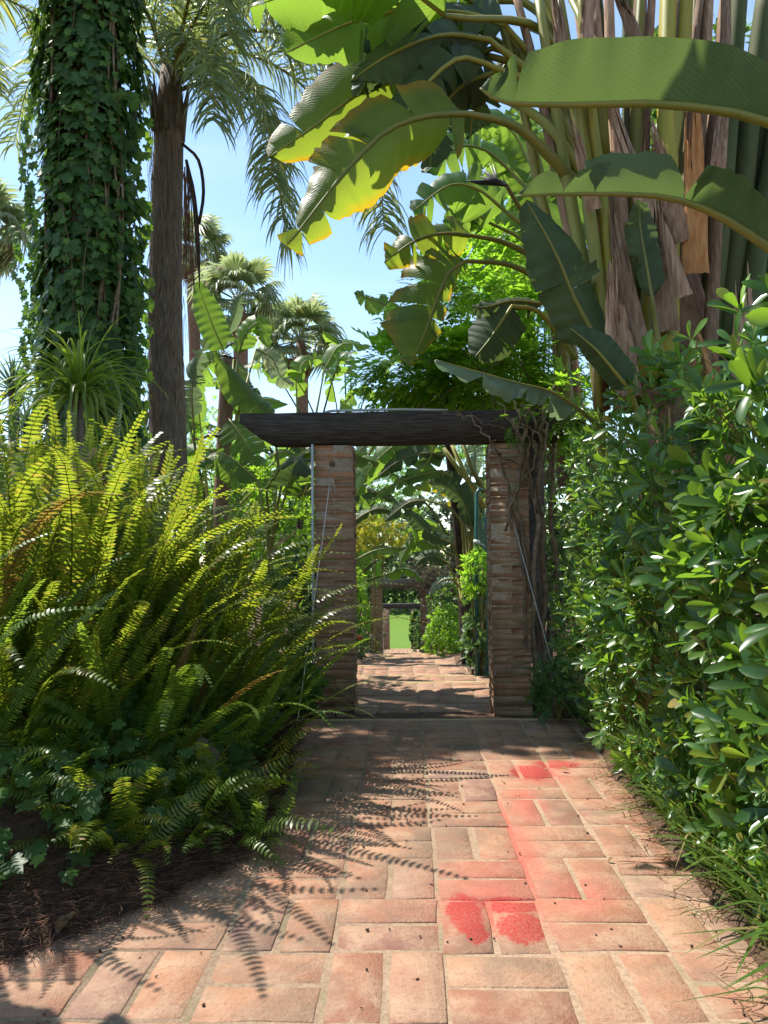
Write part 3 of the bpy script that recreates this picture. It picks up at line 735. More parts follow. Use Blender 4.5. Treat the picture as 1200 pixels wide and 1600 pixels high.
def bird_flower(t, p, d, s=1.0):
    d = Vector(d).normalized(); p = Vector(p)
    b = MB(); b.tube([p, p + d * .10 * s + Vector((0, 0, .015)), p + d * .24 * s, p + d * .36 * s + Vector((0, 0, .01))], [.02 * s, .035 * s, .02 * s, .003], 7, 1.0); o = b.build('flower_spathe', M['black'], t)
    k = MB()
    for i in range(5):
        a = -.2 + .35 * i; dd = (d * math.cos(a) + Vector((.1 * (i % 2), .1 * (i - 2), math.sin(a) + .4))).normalized(); q = p + d * .06 * s
        k.tube([q, q + dd * .09 * s, q + dd * .2 * s], [.008 * s, .02 * s, .002], 5, .4)
    k.build('sepal', M['white_petal'], o)

def rosette_leaves(c, d, n, L, rng, open_=.9):
    """leaves whorled round a shoot tip c pointing along d"""
    d = d.normalized(); a = d.orthogonal().normalized(); b = d.cross(a); out = []
    ph = rng.uniform(0, 6.28)
    for i in range(n):
        an = ph + i * 2.4; k = i / n
        o = open_ * (1.0 - .5 * k) + rng.uniform(-.2, .2)
        x = (d * math.cos(o) + (a * math.cos(an) + b * math.sin(an)) * math.sin(o)).normalized()
        nr = (d * math.sin(o) - (a * math.cos(an) + b * math.sin(an)) * math.cos(o)) + rv(rng, .25)
        s = L * rng.uniform(.65, 1.15) * (1 - .25 * k)
        out.append(frame(c - d * (.25 * L * (1 - k)), x, nr, s, s * rng.uniform(.85, 1.15), s))
    return out
def shrub(name, label, cat, c, r, nclump, leafL, mat, seed, protos, per=7, n_ind=40, base=None, group=None, jitter=.35, shell=.55, flat_bottom=-.75, stems=6, lmesh={}):
    rng = random.Random(seed); c = Vector(c); z0 = base if base is not None else c.z - r[2]
    t = thing(name, label, cat, (c.x, c.y, z0), group)
    key = (id(protos), mat)
    if key not in lmesh: lmesh[key] = proto_meshes('leaf', protos, M[mat])
    items = []; tips = []
    while len(tips) < nclump:
        u = rv(rng); 
        if u.z / max(u.length, .01) < flat_bottom: continue
        k = rng.uniform(shell, 1.0) ** .6; dirn = u.normalized()
        bump = 1 + .28 * noise.noise(dirn * 2.3 + Vector((seed, 0, 0))) + .15 * noise.noise(dirn * 5 + Vector((0, seed, 0)))
        p = c + Vector((dirn.x * r[0], dirn.y * r[1], dirn.z * r[2])) * k * bump
        if p.z < z0: continue
        g_ = (Vector((dirn.x / r[0], dirn.y / r[1], dirn.z / r[2])).normalized() + Vector((0, 0, .55)) + rv(rng, jitter))
        tips.append(p)
        for m_ in rosette_leaves(p, g_, per, leafL, rng): items.append((rng.randrange(len(protos)), m_))
    scatter(t, 'leaf', protos, lmesh[key], items, n_ind, M[mat])
    s = MB()
    for i in range(stems):
        q = rng.choice(tips); b0 = Vector((c.x + rng.uniform(-.2, .2) * r[0], c.y + rng.uniform(-.2, .2) * r[1], z0 - .05))
        s.tube(catmull([b0, b0.lerp(q, .5) + rv(rng, .1 * r[0]), q], 6), [.02, .018, .015, .012, .009, .005], 5)
    s.build('stems', M['twig'] if cat != 'tree' else M['bark_dark'], t)
    return t

# ---------------------------------------------------------------- giant bird of paradise overhanging on the right
S = thing('bird_of_paradise_plant', 'giant bird of paradise plant with thick yellow stalks towering over the right hedge', 'plant', (1.75, 4.7, 0.05))
CR = (930, 330, 4.9)                                   # where the crown of leaf stalks starts
# leaves reaching left over the path
pl(S, [(760, 142), (700, 121), (632, 123), (561, 146), (494, 195), (420, 246)], [5.3, 5.25, 5.2, 5.15, 5.1, 5.1], 78, 86, 28, stalk=[(935, 330, 4.9), (860, 200, 4.8)], mat='strel_edge', tears=2, seed=1, foldL=.25, foldR=.12, r0=.045, r1=.02, gap=.12, curl=.2)
pl(S, [(730, 178), (670, 181), (606, 203), (550, 256), (512, 302), (449, 383)], [4.5, 4.4, 4.3, 4.2, 4.15, 4.1], 85, 74, 20, stalk=[(940, 330, 4.85), (850, 235, 4.7), (800, 195, 4.6)], mat='strel_edge', tears=5, seed=2, foldL=.15, foldR=.15, r0=.045, r1=.02, gap=.16, curl=.15)
pl(S, [(700, -30), (625, 14), (542, 37), (448, 82)], [4.9, 4.8, 4.7, 4.65], 62, 80, 30, stalk=[(930, 300, 5.0), (800, 60, 5.0)], mat='strel', tears=4, seed=3, foldL=.3, foldR=.1, r0=.045, r1=.02, gap=.12)
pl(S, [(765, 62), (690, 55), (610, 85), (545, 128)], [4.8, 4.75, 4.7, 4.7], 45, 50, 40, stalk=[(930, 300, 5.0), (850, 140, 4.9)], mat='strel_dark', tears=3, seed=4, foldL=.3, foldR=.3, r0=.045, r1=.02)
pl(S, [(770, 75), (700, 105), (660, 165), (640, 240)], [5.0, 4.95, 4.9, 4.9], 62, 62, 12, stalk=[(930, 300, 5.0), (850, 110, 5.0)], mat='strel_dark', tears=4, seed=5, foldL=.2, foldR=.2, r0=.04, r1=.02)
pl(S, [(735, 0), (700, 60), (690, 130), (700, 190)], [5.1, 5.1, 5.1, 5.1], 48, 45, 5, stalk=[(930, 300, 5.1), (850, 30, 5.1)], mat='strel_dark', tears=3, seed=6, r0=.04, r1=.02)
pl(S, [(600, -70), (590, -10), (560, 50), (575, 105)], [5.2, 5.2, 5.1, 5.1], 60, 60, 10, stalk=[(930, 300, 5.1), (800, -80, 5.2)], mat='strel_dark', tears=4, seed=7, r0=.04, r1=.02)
pl(S, [(640, -60), (560, -35), (490, -5), (440, 40)], [6.1, 6.1, 6.0, 6.0], 50, 60, 30, stalk=[(930, 250, 5.1), (820, -60, 5.1)], mat='strel', tears=4, seed=8, r0=.04, r1=.02)
pl(S, [(760, 100), (715, 92), (660, 140), (615, 215), (585, 290)], [4.8, 4.7, 4.7, 4.7, 4.7], 44, 44, 20, stalk=[(930, 310, 5.0), (850, 150, 4.9)], mat='strel_dark', tears=5, seed=9, r0=.04, r1=.02)
pl(S, [(860, -60), (780, -90), (690, -70), (620, -20)], [5.6, 5.6, 5.5, 5.5], 70, 70, 35, stalk=[(950, 250, 5.0), (920, 60, 5.0)], mat='strel', tears=4, seed=10, r0=.045, r1=.02)
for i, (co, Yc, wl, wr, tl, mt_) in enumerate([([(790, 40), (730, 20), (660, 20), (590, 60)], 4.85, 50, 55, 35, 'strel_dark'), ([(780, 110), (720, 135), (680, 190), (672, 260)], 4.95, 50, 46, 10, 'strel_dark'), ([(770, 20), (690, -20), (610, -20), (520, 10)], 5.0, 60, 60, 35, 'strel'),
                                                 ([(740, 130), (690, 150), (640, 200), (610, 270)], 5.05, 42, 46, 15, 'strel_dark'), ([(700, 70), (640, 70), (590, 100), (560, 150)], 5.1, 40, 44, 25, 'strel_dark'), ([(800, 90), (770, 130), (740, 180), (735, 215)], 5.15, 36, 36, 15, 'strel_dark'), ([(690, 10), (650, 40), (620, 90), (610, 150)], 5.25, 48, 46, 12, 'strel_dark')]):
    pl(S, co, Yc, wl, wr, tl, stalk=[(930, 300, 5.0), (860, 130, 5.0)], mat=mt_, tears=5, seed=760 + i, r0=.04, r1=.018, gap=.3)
for i, (b0, m1, tip) in enumerate([((.15, 4.8, 4.95), (-.4, 4.65, 5.05), (-.95, 4.5, 4.8)), ((.3, 4.5, 4.7), (-.15, 4.35, 4.9), (-.6, 4.25, 4.75))]):  # level leaves mostly above the frame, added to shade the long leaf below
    strel_leaf(S, [Vector(b0), Vector(m1), Vector(tip)], .34, .34, (-.15, .1, 1), [P(930, 300, 5.0), P(860, 60, 5.0)], mat='strel', tears=4, seed=770 + i, r0=.04, r1=.018)
# big leaves in the crown on the right
pl(S, [(938, 540), (900, 470), (868, 395), (822, 312)], [4.5, 4.45, 4.4, 4.4], 58, 62, 10, stalk=[(990, 640, 4.6), (965, 590, 4.55)], mat='strel_dark', tears=2, seed=11, foldL=.1, foldR=.25, r0=.03, r1=.018, gap=.1)
pl(S, [(985, 610), (960, 580), (930, 545), (890, 512)], [4.2, 4.15, 4.1, 4.1], 26, 34, 10, stalk=[(1010, 680, 4.3), (995, 640, 4.25)], mat='strel_dark', tears=0, seed=12, foldL=.5, foldR=.2, r0=.02, r1=.012)
pl(S, [(1020, 470), (1008, 400), (1000, 350), (1000, 312)], [4.25, 4.25, 4.25, 4.2], 26, 30, 8, stalk=[(1035, 560, 4.3), (1025, 510, 4.3)], mat='strel_dark', tears=3, seed=13, r0=.02, r1=.01, gap=.1)
# fanned, torn older leaves over the beam
S2 = thing('bird_of_paradise_plant', 'bird of paradise plant with torn yellow-brown leaves arching over the near beam', 'plant', (1.55, 6.9, -.1))
pl(S2, [(735, 368), (690, 365), (645, 378), (600, 410)], [6.6, 6.5, 6.4, 6.4], 42, 44, 20, stalk=[(868, 520, 6.8), (840, 415, 6.7), (790, 380, 6.65)], mat='strel_edge', tears=6, seed=21, gap=.4, r0=.04, r1=.018)
pl(S2, [(728, 408), (700, 428), (680, 475), (664, 520), (640, 572)], [6.5, 6.4, 6.35, 6.3, 6.3], 28, 88, 12, stalk=[(870, 520, 6.8), (850, 450, 6.7), (800, 415, 6.6)], mat='strel_edge', tears=9, seed=22, gap=.45, r0=.04, r1=.018, foldR=-.1)
pl(S2, [(790, 330), (745, 295), (700, 290), (645, 330)], [7.0, 6.9, 6.9, 6.8], 62, 50, 22, stalk=[(868, 500, 7.0), (840, 380, 7.0)], mat='strel', tears=8, seed=23, gap=.5, r0=.04, r1=.018)
pl(S2, [(800, 270), (760, 235), (715, 230), (665, 270)], [7.6, 7.5, 7.5, 7.4], 48, 44, 30, stalk=[(868, 480, 7.3), (845, 330, 7.5)], mat='strel', tears=8, seed=24, gap=.45, r0=.04, r1=.018)
pl(S2, [(825, 250), (800, 205), (760, 185), (700, 200)], [7.9, 7.9, 7.8, 7.8], 40, 40, 30, stalk=[(868, 480, 7.5), (850, 300, 7.8)], mat='strel', tears=7, seed=25, gap=.4, r0=.04, r1=.018)
pl(S2, [(850, 300), (840, 240), (805, 200), (790, 170)], [8.1, 8.1, 8.1, 8.1], 36, 36, 10, stalk=[(875, 480, 7.6), (862, 360, 8.0)], mat='strel', tears=6, seed=26, gap=.4, r0=.04, r1=.018)
pl(S2, [(760, 345), (735, 330), (720, 355), (712, 400)], [7.3, 7.3, 7.3, 7.3], 30, 34, 5, stalk=[(868, 510, 7.2), (830, 390, 7.3)], mat='strel', tears=5, seed=27, r0=.03, r1=.015)
pl(S2, [(850, 475), (800, 470), (760, 480), (738, 478)], [6.1, 6.0, 5.9, 5.9], 26, 22, 25, stalk=[(900, 560, 6.3), (875, 500, 6.2)], mat='strel_dark', tears=3, seed=28, r0=.03, r1=.015)
pl(S2, [(800, 478), (785, 500), (765, 530), (742, 558)], [5.95, 5.9, 5.85, 5.8], 46, 40, 12, stalk=[(900, 560, 6.3), (845, 490, 6.1)], mat='strel_dark', tears=1, seed=29, gap=.1, r0=.03, r1=.015, foldL=.1, foldR=.1)
pl(S2, [(905, 640), (860, 612), (800, 596), (680, 562)], [5.2, 5.15, 5.1, 5.1], 34, 22, 62, stalk=[(1010, 740, 5.3), (950, 680, 5.25)], mat='strel_pale', tears=6, seed=30, gap=.2, r0=.025, r1=.014, foldL=.25, foldR=.4, label='pale waxy leaf with a pleated edge')
pl(S2, [(640, 500), (610, 480), (580, 468), (553, 458)], [8.2, 8.2, 8.2, 8.2], 24, 20, 35, stalk=[(800, 620, 7.6), (700, 540, 8.0)], mat='strel', tears=5, seed=31, r0=.025, r1=.014)
pl(S2, [(650, 540), (620, 528), (600, 523), (578, 527)], [8.2, 8.2, 8.2, 8.2], 16, 14, 35, stalk=[(800, 620, 7.6), (700, 560, 8.0)], mat='strel', tears=4, seed=32, r0=.025, r1=.014)
bird_flower(S2, P(790, 288, 6.0), P(715, 283, 5.9) - P(790, 288, 6.0), .95)
st = MB(); st.tube(catmull([P(870, 520, 6.8), P(845, 390, 6.4), P(790, 288, 6.0)], 8), .018, 6); st.build('flower_stalk', M['petiole'], S2)
rs = random.Random(77)
for i, (xb, yb, xt, yt, Y0, r0, m_) in enumerate([(880, 560, 860, 440, 6.9, .06, 'sheath'), (900, 580, 868, 420, 6.8, .07, 'petiole'), (920, 600, 872, 380, 7.0, .06, 'sheath')]):
    k = MB(); a, b_ = P(xb, yb + 200, Y0), P(xt, yt, Y0); k.tube(catmull([a, a.lerp(b_, .5) + rv(rs, .05), b_], 7), [r0, r0, r0 * .95, r0 * .9, r0 * .8, r0 * .6, r0 * .3], 8); k.build('stem', M[m_], S2)
# thick stalk bases: green-yellow stalks among torn brown sheaths
stalks = [(1010, 470, 1075, -60, .075, 'petiole_yellow'), (1040, 470, 1045, -60, .085, 'petiole_yellow'), (1060, 480, 1110, -60, .06, 'sheath'), (990, 470, 1005, -60, .05, 'petiole'), (960, 440, 905, -40, .045, 'petiole_yellow'),
          (950, 430, 870, -30, .05, 'petiole'), (940, 420, 838, -20, .05, 'petiole'), (975, 450, 950, -60, .055, 'sheath'), (1000, 500, 985, 60, .07, 'sheath'), (930, 400, 800, -30, .045, 'sheath'),
          (1090, 520, 1160, -60, .09, 'petiole_dark'), (1120, 520, 1200, -40, .10, 'petiole_dark'), (1105, 540, 1135, -60, .05, 'sheath'), (1140, 560, 1235, 60, .09, 'petiole_dark'), (900, 380, 770, -10, .04, 'petiole'), (945, 700, 925, 280, .05, 'petiole_yellow'), (950, 700, 885, 190, .045, 'petiole')]
for i, (xb, yb, xt, yt, r0, m_) in enumerate(stalks):
    Y0 = 5.75 if yb == 700 else 4.75 + rs.uniform(-.25, .35); k = MB(); a, b_ = P(xb, yb + 120, Y0), P(xt, yt, Y0 + rs.uniform(-.1, .3))
    k.tube(catmull([a, a.lerp(b_, .35) + rv(rs, .03), a.lerp(b_, .7) + rv(rs, .03), b_], 10), [r0 * (1.15 - .45 * j / 9) for j in range(10)], 9, .8); k.build('stalk', M[m_], S)
for i in range(30):
    xt = rs.uniform(840, 1260); xb = 1000 + (xt - 1000) * .45 + rs.uniform(-20, 20); Y0 = 5.1 + rs.uniform(-.1, .5); a, b_ = P(xb, 640, Y0), P(xt, -60, Y0 + .2); r0 = rs.uniform(.035, .08); k = MB()
    k.tube(catmull([a, a.lerp(b_, .35) + rv(rs, .05), a.lerp(b_, .7) + rv(rs, .05), b_], 10), [r0 * (1.2 - .5 * j / 9) for j in range(10)], 8, .6); k.build('stalk', M[rs.choice(('sheath', 'sheath', 'petiole_dark', 'bark_red', 'petiole'))], S)
def sheath(parent, a, b_, w, mat, rng, side):
    """torn, half-rolled dry leaf base"""
    n, m = 9, 12; k = MB(); vs = []; T = (b_ - a).normalized(); N = (CAM - a).normalized(); N = (N - T * N.dot(T)).normalized(); S_ = N.cross(T)
    tear = [rng.uniform(-.38, .12) for _ in range(m + 1)]
    for i in range(n + 1):
        t = i / n
        for j in range(m + 1):
            v = j / m - .5; tt = t * (1 + tear[j] * t); ww = w * (1 - .55 * t)
            vs.append(a.lerp(b_, tt) + S_ * (ww * math.sin(v * 2.2)) + N * (ww * .6 * math.cos(v * 2.2) + .05 * t * t * side) + S_ * side * .12 * w * t * t * 3 + rv(rng, .006))
    k.add(vs, [(i * (m + 1) + j, i * (m + 1) + j + 1, (i + 1) * (m + 1) + j + 1, (i + 1) * (m + 1) + j) for i in range(n) for j in range(m)])
    k.build('dry_sheath', M[mat], parent)
for i, (xa, ya, xb, yb, w, m_) in enumerate([(1060, 470, 965, 170, .10, 'sheath'), (1065, 380, 1010, 190, .08, 'sheath'), (1040, 520, 1030, 310, .09, 'sheath'), (1085, 430, 1090, 160, .09, 'sheath_orange'), (1000, 560, 945, 320, .09, 'sheath'),
                                              (960, 560, 950, 410, .06, 'sheath'), (1070, 620, 1075, 520, .09, 'sheath_orange'), (1150, 700, 1085, 530, .10, 'sheath_orange'), (1130, 760, 1120, 600, .10, 'sheath_orange'), (1170, 620, 1150, 430, .10, 'sheath'), (905, 170, 930, -40, .07, 'sheath'), (890, 150, 860, -30, .06, 'sheath'),
                                              (1050, 700, 1080, 560, .07, 'sheath'), (985, 620, 975, 480, .08, 'sheath'), (930, 330, 890, 190, .05, 'sheath'), (1010, 110, 960, -40, .06, 'sheath'), (1115, 330, 1135, 90, .06, 'sheath')]):
    sheath(S, P(xa, ya, 4.45), P(xb, yb, 4.4 + rs.uniform(-.1, .15)), w, m_, rs, rs.choice((-1, 1)))
k = MB(); a = P(1085, 760, 4.85); b_ = P(1040, 420, 4.85)
k.tube(catmull([Vector((a.x, a.y, -.05)), a, a.lerp(b_, .5), b_], 9), [.30, .29, .28, .27, .26, .25, .24, .22, .18], 14); k.build('trunk', M['bark_red'], S)
for i, (co, Yc, wl, wr, tl) in enumerate([([(880, 420), (850, 330), (810, 270), (755, 250)], 8.6, 44, 48, 25), ([(890, 400), (880, 300), (850, 220), (800, 165)], 8.8, 46, 46, 20), ([(900, 380), (890, 250), (870, 170), (840, 110)], 9.0, 44, 44, 15), ([(870, 440), (830, 380), (790, 350), (740, 350)], 8.7, 36, 40, 30),
                                           ([(870, 430), (835, 320), (790, 230), (730, 190)], 9.2, 40, 40, 28), ([(880, 450), (840, 420), (790, 400), (750, 410)], 9.1, 34, 36, 30), ([(860, 360), (810, 300), (760, 290), (700, 320)], 9.3, 40, 44, 25)]):
    pl(S2, co, Yc, wl, wr, tl, stalk=[(895, 620, 8.4), (890, 520, 8.5)], mat='strel', tears=9, seed=820 + i, r0=.035, r1=.016, gap=.4)
# blurred near leaves from the plant just right of the camera
S3 = thing('bird_of_paradise_plant', 'near bird of paradise plant at right edge holding two large level leaves across the stalks', 'plant', (1.75, 2.1, .05))
pl(S3, [(1340, 262), (1200, 190), (1040, 163), (900, 164), (790, 160), (750, 138)], [2.0, 1.95, 1.9, 1.88, 1.86, 1.86], 12, 95, -8, stalk=[(1480, 1100, 2.1), (1450, 500, 2.05)], mat='strel_dark', tears=1, seed=44, gap=.10, foldL=1.1, foldR=.05, r0=.03, r1=.016, base_round=.3, curl=.1)
pl(S3, [(1330, 480), (1200, 386), (1117, 334), (1033, 307), (908, 303), (808, 306)], [1.95, 1.9, 1.88, 1.86, 1.84, 1.84], 10, 68, -12, stalk=[(1480, 1100, 2.1), (1420, 620, 2.0)], mat='strel_dark', tears=8, seed=42, gap=.25, foldL=1.2, foldR=.0, r0=.03, r1=.015, base_round=.3, curl=.1)

rs3 = random.Random(5)
for i, (tx, ty, tz) in enumerate([(-.35, 2.5, 4.3), (.1, 2.9, 4.6), (.0, 2.15, 4.0), (.45, 2.4, 4.9), (.5, 3.3, 4.9), (-.1, 3.1, 4.0), (.75, 2.9, 4.2), (.6, 1.9, 4.4)]):  # unseen leaves overhead, added to shade the two near level leaves
    b0 = Vector((1.45, 2.3 + .3 * (ty - 2.4), 3.9 + .12 * i)); tip = Vector((tx, ty, tz)); md = b0.lerp(tip, .5) + Vector((0, 0, .22))
    strel_leaf(S3, [b0, md, tip], .30, .30, (-.2, .1, 1), [Vector((1.78, 2.15, .5)), Vector((1.72, 2.2, 2.4))], mat='strel', tears=5, seed=700 + i, r0=.045, r1=.02)
S4 = thing('bird_of_paradise_plant', 'bird of paradise plant just beyond the left edge, shading the lower left pavers', 'plant', (-3.1, 3.0, .4))
for i, (b0, tip) in enumerate([((-2.6, 2.75, 1.9), (-1.75, 2.65, 2.25)), ((-2.6, 2.5, 1.8), (-1.62, 2.35, 2.05))]):
    b0, tip = Vector(b0), Vector(tip); strel_leaf(S4, [b0, b0.lerp(tip, .5) + Vector((0, 0, .12)), tip], .2, .2, (-.4, .2, 1), [Vector((-3.1, 3.0, .4)), Vector((-3.0, 3.0, 1.2))], seed=740 + i, tears=3)
# ---------------------------------------------------------------- ivy-covered trunk and palms on the left
def lump(p, s=1.0): return noise.noise(Vector((p[0] * s, p[1] * s, p[2] * s)))
IY = 8.0; ix = P(140, 400, IY).x
tr = thing('ivy_covered_tree', 'thick tree trunk left of the palm, wholly wrapped in dark ivy', 'tree', (ix, IY, -.2))
k = MB(); tp = [Vector((ix + .05 * math.sin(z_ * .8), IY, z_)) for z_ in np.linspace(-.3, 9.0, 14)]
k.tube(tp, [.36] * 14, 14); k.build('trunk', M['bark_dark'], tr)
ri = random.Random(51); items = []
for i in range(6400):
    z_ = ri.uniform(.2, 8.8); an = ri.uniform(0, 6.283)
    if math.sin(an) > .55 and ri.random() < .7: continue
    d = Vector((math.cos(an), math.sin(an), 0)); wid = 1.0 + .12 * (z_ > 5.5) * (z_ - 5.5) / 3
    r_ = (.47 + .13 * noise.noise(Vector((an * 1.3, z_ * 1.1, 0))) + .10 * noise.noise(Vector((an * 4, z_ * 3, 3)))) * wid + ri.uniform(-.09, .03)
    p = Vector((ix, IY, z_)) + d * r_
    x = (Vector((0, 0, -1)) + d * ri.uniform(.1, .5) + rv(ri, .5)); nr = d + Vector((0, 0, ri.uniform(.1, .8))) + rv(ri, .35)
    s = ri.uniform(.06, .20); items.append((ri.randrange(3), frame(p, x, nr, s)))
for kx, off in enumerate((-.66, -.60, .5, -.72, .54, -.56)):             # trailing strands
    x0 = ix + off; zt = 6.5 - kx * .5; ln = 2.2 + .3 * kx
    for j in range(60):
        z_ = zt - ln * j / 60; p = Vector((x0 + .06 * math.sin(z_ * 3 + kx) + ri.uniform(-.04, .04), IY - .1 + ri.uniform(-.05, .05), z_)); s = ri.uniform(.06, .11)
        items.append((ri.randrange(3), frame(p, Vector((0, 0, -1)) + rv(ri, .7), Vector((0, -1, .4)) + rv(ri, .6), s)))
iv = thing('ivy', 'dark green climbing ivy clothing the thick trunk at left', 'ivy', (ix, IY - .5, .1))
ivm = proto_meshes('leaf', ivy_protos, M['ivy'])
scatter(iv, 'leaf', ivy_protos, ivm, items, 300, M['ivy'], key=lambda m: m[1][3] + .08 * abs(m[2][3] - 4) + .3 * abs(m[0][3] - ix))
items = []
k = MB()
for i in range(9):
    a0 = ri.uniform(-2.6, -.5); pts_ = [Vector((ix + .46 * math.cos(a0 + .15 * math.sin(j * 1.3 + i)), IY + .46 * math.sin(a0 + .15 * math.sin(j * 1.3 + i)), .3 + j * .8)) + rv(ri, .05) for j in range(11)]
    k.tube(catmull(pts_, 40), ri.uniform(.006, .014), 5, cap=False)
k.build('stem', M['wood_vine'], iv)
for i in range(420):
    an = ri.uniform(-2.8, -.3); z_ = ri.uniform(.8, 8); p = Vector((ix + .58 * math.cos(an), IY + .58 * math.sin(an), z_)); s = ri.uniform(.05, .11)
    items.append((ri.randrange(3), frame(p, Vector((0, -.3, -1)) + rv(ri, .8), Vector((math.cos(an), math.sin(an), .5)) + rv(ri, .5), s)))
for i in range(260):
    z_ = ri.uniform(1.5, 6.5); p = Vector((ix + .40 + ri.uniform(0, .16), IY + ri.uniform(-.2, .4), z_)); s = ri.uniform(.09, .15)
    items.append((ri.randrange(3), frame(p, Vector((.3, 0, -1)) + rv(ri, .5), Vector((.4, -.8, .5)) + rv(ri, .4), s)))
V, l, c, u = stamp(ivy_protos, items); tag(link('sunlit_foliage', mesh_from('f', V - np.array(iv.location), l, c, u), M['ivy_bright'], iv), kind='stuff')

def palm_frond_mesh(L, arch, droop, nleaf, ll, rng, hang=.75):
    """feather frond leaving the crown along +X, arching over; long drooping leaflets in several ranks"""
    b = MB(); n = 30; pts = []
    p = Vector((0, 0, 0)); a = arch
    for i in range(n + 1):
        pts.append(p.copy()); t = i / n; p = p + Vector((math.cos(a), 0, math.sin(a))) * (L / n); a -= (droop / n) * (.35 + 1.3 * t)
    rib = MB(); rib.tube(pts[::2], [.028 * (1 - .9 * i / 15) + .003 for i in range(16)], 5)
    for i in range(nleaf):
        t = .14 + .86 * i / nleaf; u = t * n; k = min(int(u), n - 1); q = pts[k].lerp(pts[k + 1], u - k); T = (pts[k + 1] - pts[k]).normalized()
        up = T.cross(Vector((0, -1, 0)))
        for s in (-1, 1):
            l = ll * (1 - .55 * abs(t - .45)) * rng.uniform(.75, 1.1); el = rng.choice((-.3, .1, .5)) + rng.uniform(-.2, .2)
            d = (Vector((0, s, 0)) * math.cos(el) + up * math.sin(el) + T * rng.uniform(.45, .85)).normalized(); w = .0135 * rng.uniform(.8, 1.2)
            pts2 = [q]; dd = d.copy(); pp_ = q.copy()
            for j in range(3):
                pp_ = pp_ + dd * l / 3; dd = (dd + Vector((0, 0, -hang * (.6 + .5 * j)))).normalized(); pts2.append(pp_)
            ws = [w, w * 1.15, w * .8, .001]; vs = []
            for p2, w2 in zip(pts2, ws):
                sd = T * w2 if j else T * w2
                vs += [p2 - sd, p2 + sd]
            b.add(vs, [(2 * j, 2 * j + 1, 2 * j + 3, 2 * j + 2) for j in range(3)], [(0, 0)] * 8)
    return b, rib
def make_fronds(specs, seed):
    out = []
    for sp in specs:
        rng = random.Random(seed + len(out)); b, rib = palm_frond_mesh(*sp, rng)
        me = b.mesh('frond'); me.materials.append(M['palm']); mr = rib.mesh('rib'); mr.materials.append(M['petiole']); out.append((me, mr))
    return out
FR = make_fronds([(2.7, .9, 2.5, 95, .62), (2.5, .5, 2.2, 90, .58), (2.9, 1.2, 2.6, 100, .62), (2.3, .1, 1.5, 85, .55)], 61)
def add_frond(t, k, c, az, tilt, s=1.0, roll=0.0):
    mt = Matrix.Translation(c) @ Matrix.Rotation(az, 4, 'Z') @ Matrix.Rotation(-tilt, 4, 'Y') @ Matrix.Rotation(roll, 4, 'X') @ Matrix.Diagonal((s, s, s, 1))
    f = place('frond', FR[k][0], t, mt)
    r_ = bpy.data.objects.new('rib', FR[k][1]); COL.objects.link(r_); r_.parent = f
PY = 9.0; px0 = P(262, 500, PY).x
qp = thing('palm_tree', 'feather palm with fibrous brown trunk just right of the ivy trunk', 'palm', (px0, PY, -.3))
cz = P(262, 118, PY).z
k = MB(); k.tube([Vector((px0 + .03 * math.sin(z_), PY, z_)) for z_ in np.linspace(-.4, cz + .1, 16)], [.25, .25, .245, .24, .235, .23, .225, .22, .21, .205, .20, .195, .19, .18, .17, .12], 16); trk = k.build('trunk', M['bark'], qp)
k = MB(); rf = random.Random(8)
for i in range(420):                                                      # hanging fibres and old leaf-base net
    an = rf.uniform(-2.9, -.2) if rf.random() < .7 else rf.uniform(2.2, 3.9); z_ = rf.uniform(.8, cz - .2); r_ = .25 - .008 * z_ + rf.uniform(.0, .03)
    a = Vector((px0 + r_ * math.cos(an), PY + r_ * math.sin(an), z_)); b_ = a + Vector((rf.uniform(-.07, .07), rf.uniform(-.03, .0), -rf.uniform(.2, .55)))
    k.tube([a, a.lerp(b_, .5) + rv(rf, .012), b_], [.004, .0035, .002], 3, cap=False)
k.build('fibre', M['sheath'], trk)
def frond_along(t, pts, ll, nleaf, seed, hang=.9, mat='palm', r0=.03):
    rng = random.Random(seed); rib = catmull([P(*q_) for q_ in pts], 31); b = MB()
    for i in range(nleaf):
        tt = .10 + .90 * i / nleaf; u = tt * 30; k_ = min(int(u), 29); q_ = rib[k_].lerp(rib[k_ + 1], u - k_); T = (rib[k_ + 1] - rib[k_]).normalized()
        sd = T.cross(Vector((0, 0, 1))); sd = sd.normalized() if sd.length > .1 else Vector((1, 0, 0)); up = sd.cross(T)
        for s_ in (-1, 1):
            l_ = ll * (1 - .6 * abs(tt - .45)) * rng.uniform(.7, 1.12); el = rng.choice((-.4, .1, .6)) + rng.uniform(-.2, .2)
            d = (sd * s_ * math.cos(el) + up * math.sin(el) + T * rng.uniform(.4, .9)).normalized(); w = .011 * rng.uniform(.8, 1.25); p = q_.copy(); vs = []
            wd_ = d.cross(Vector((rng.uniform(-1, 1), rng.uniform(-1, 1), .3))).normalized()
            for j, wj in enumerate((.8, 1.1, 1.0, .7, .05)):
                vs += [p - wd_ * w * wj, p + wd_ * w * wj]; p = p + d * l_ / 4; d = (d + Vector((0, 0, -hang * (.35 + .3 * j)))).normalized()
            b.add(vs, [(2 * j, 2 * j + 1, 2 * j + 3, 2 * j + 2) for j in range(4)], [(0, 0)] * 10)
    f = b.build('frond', M[mat], t); k_ = MB(); k_.tube(rib[::2], [r0 * (1 - .88 * i / 15) for i in range(16)], 6); k_.build('rib', M['petiole'], f)
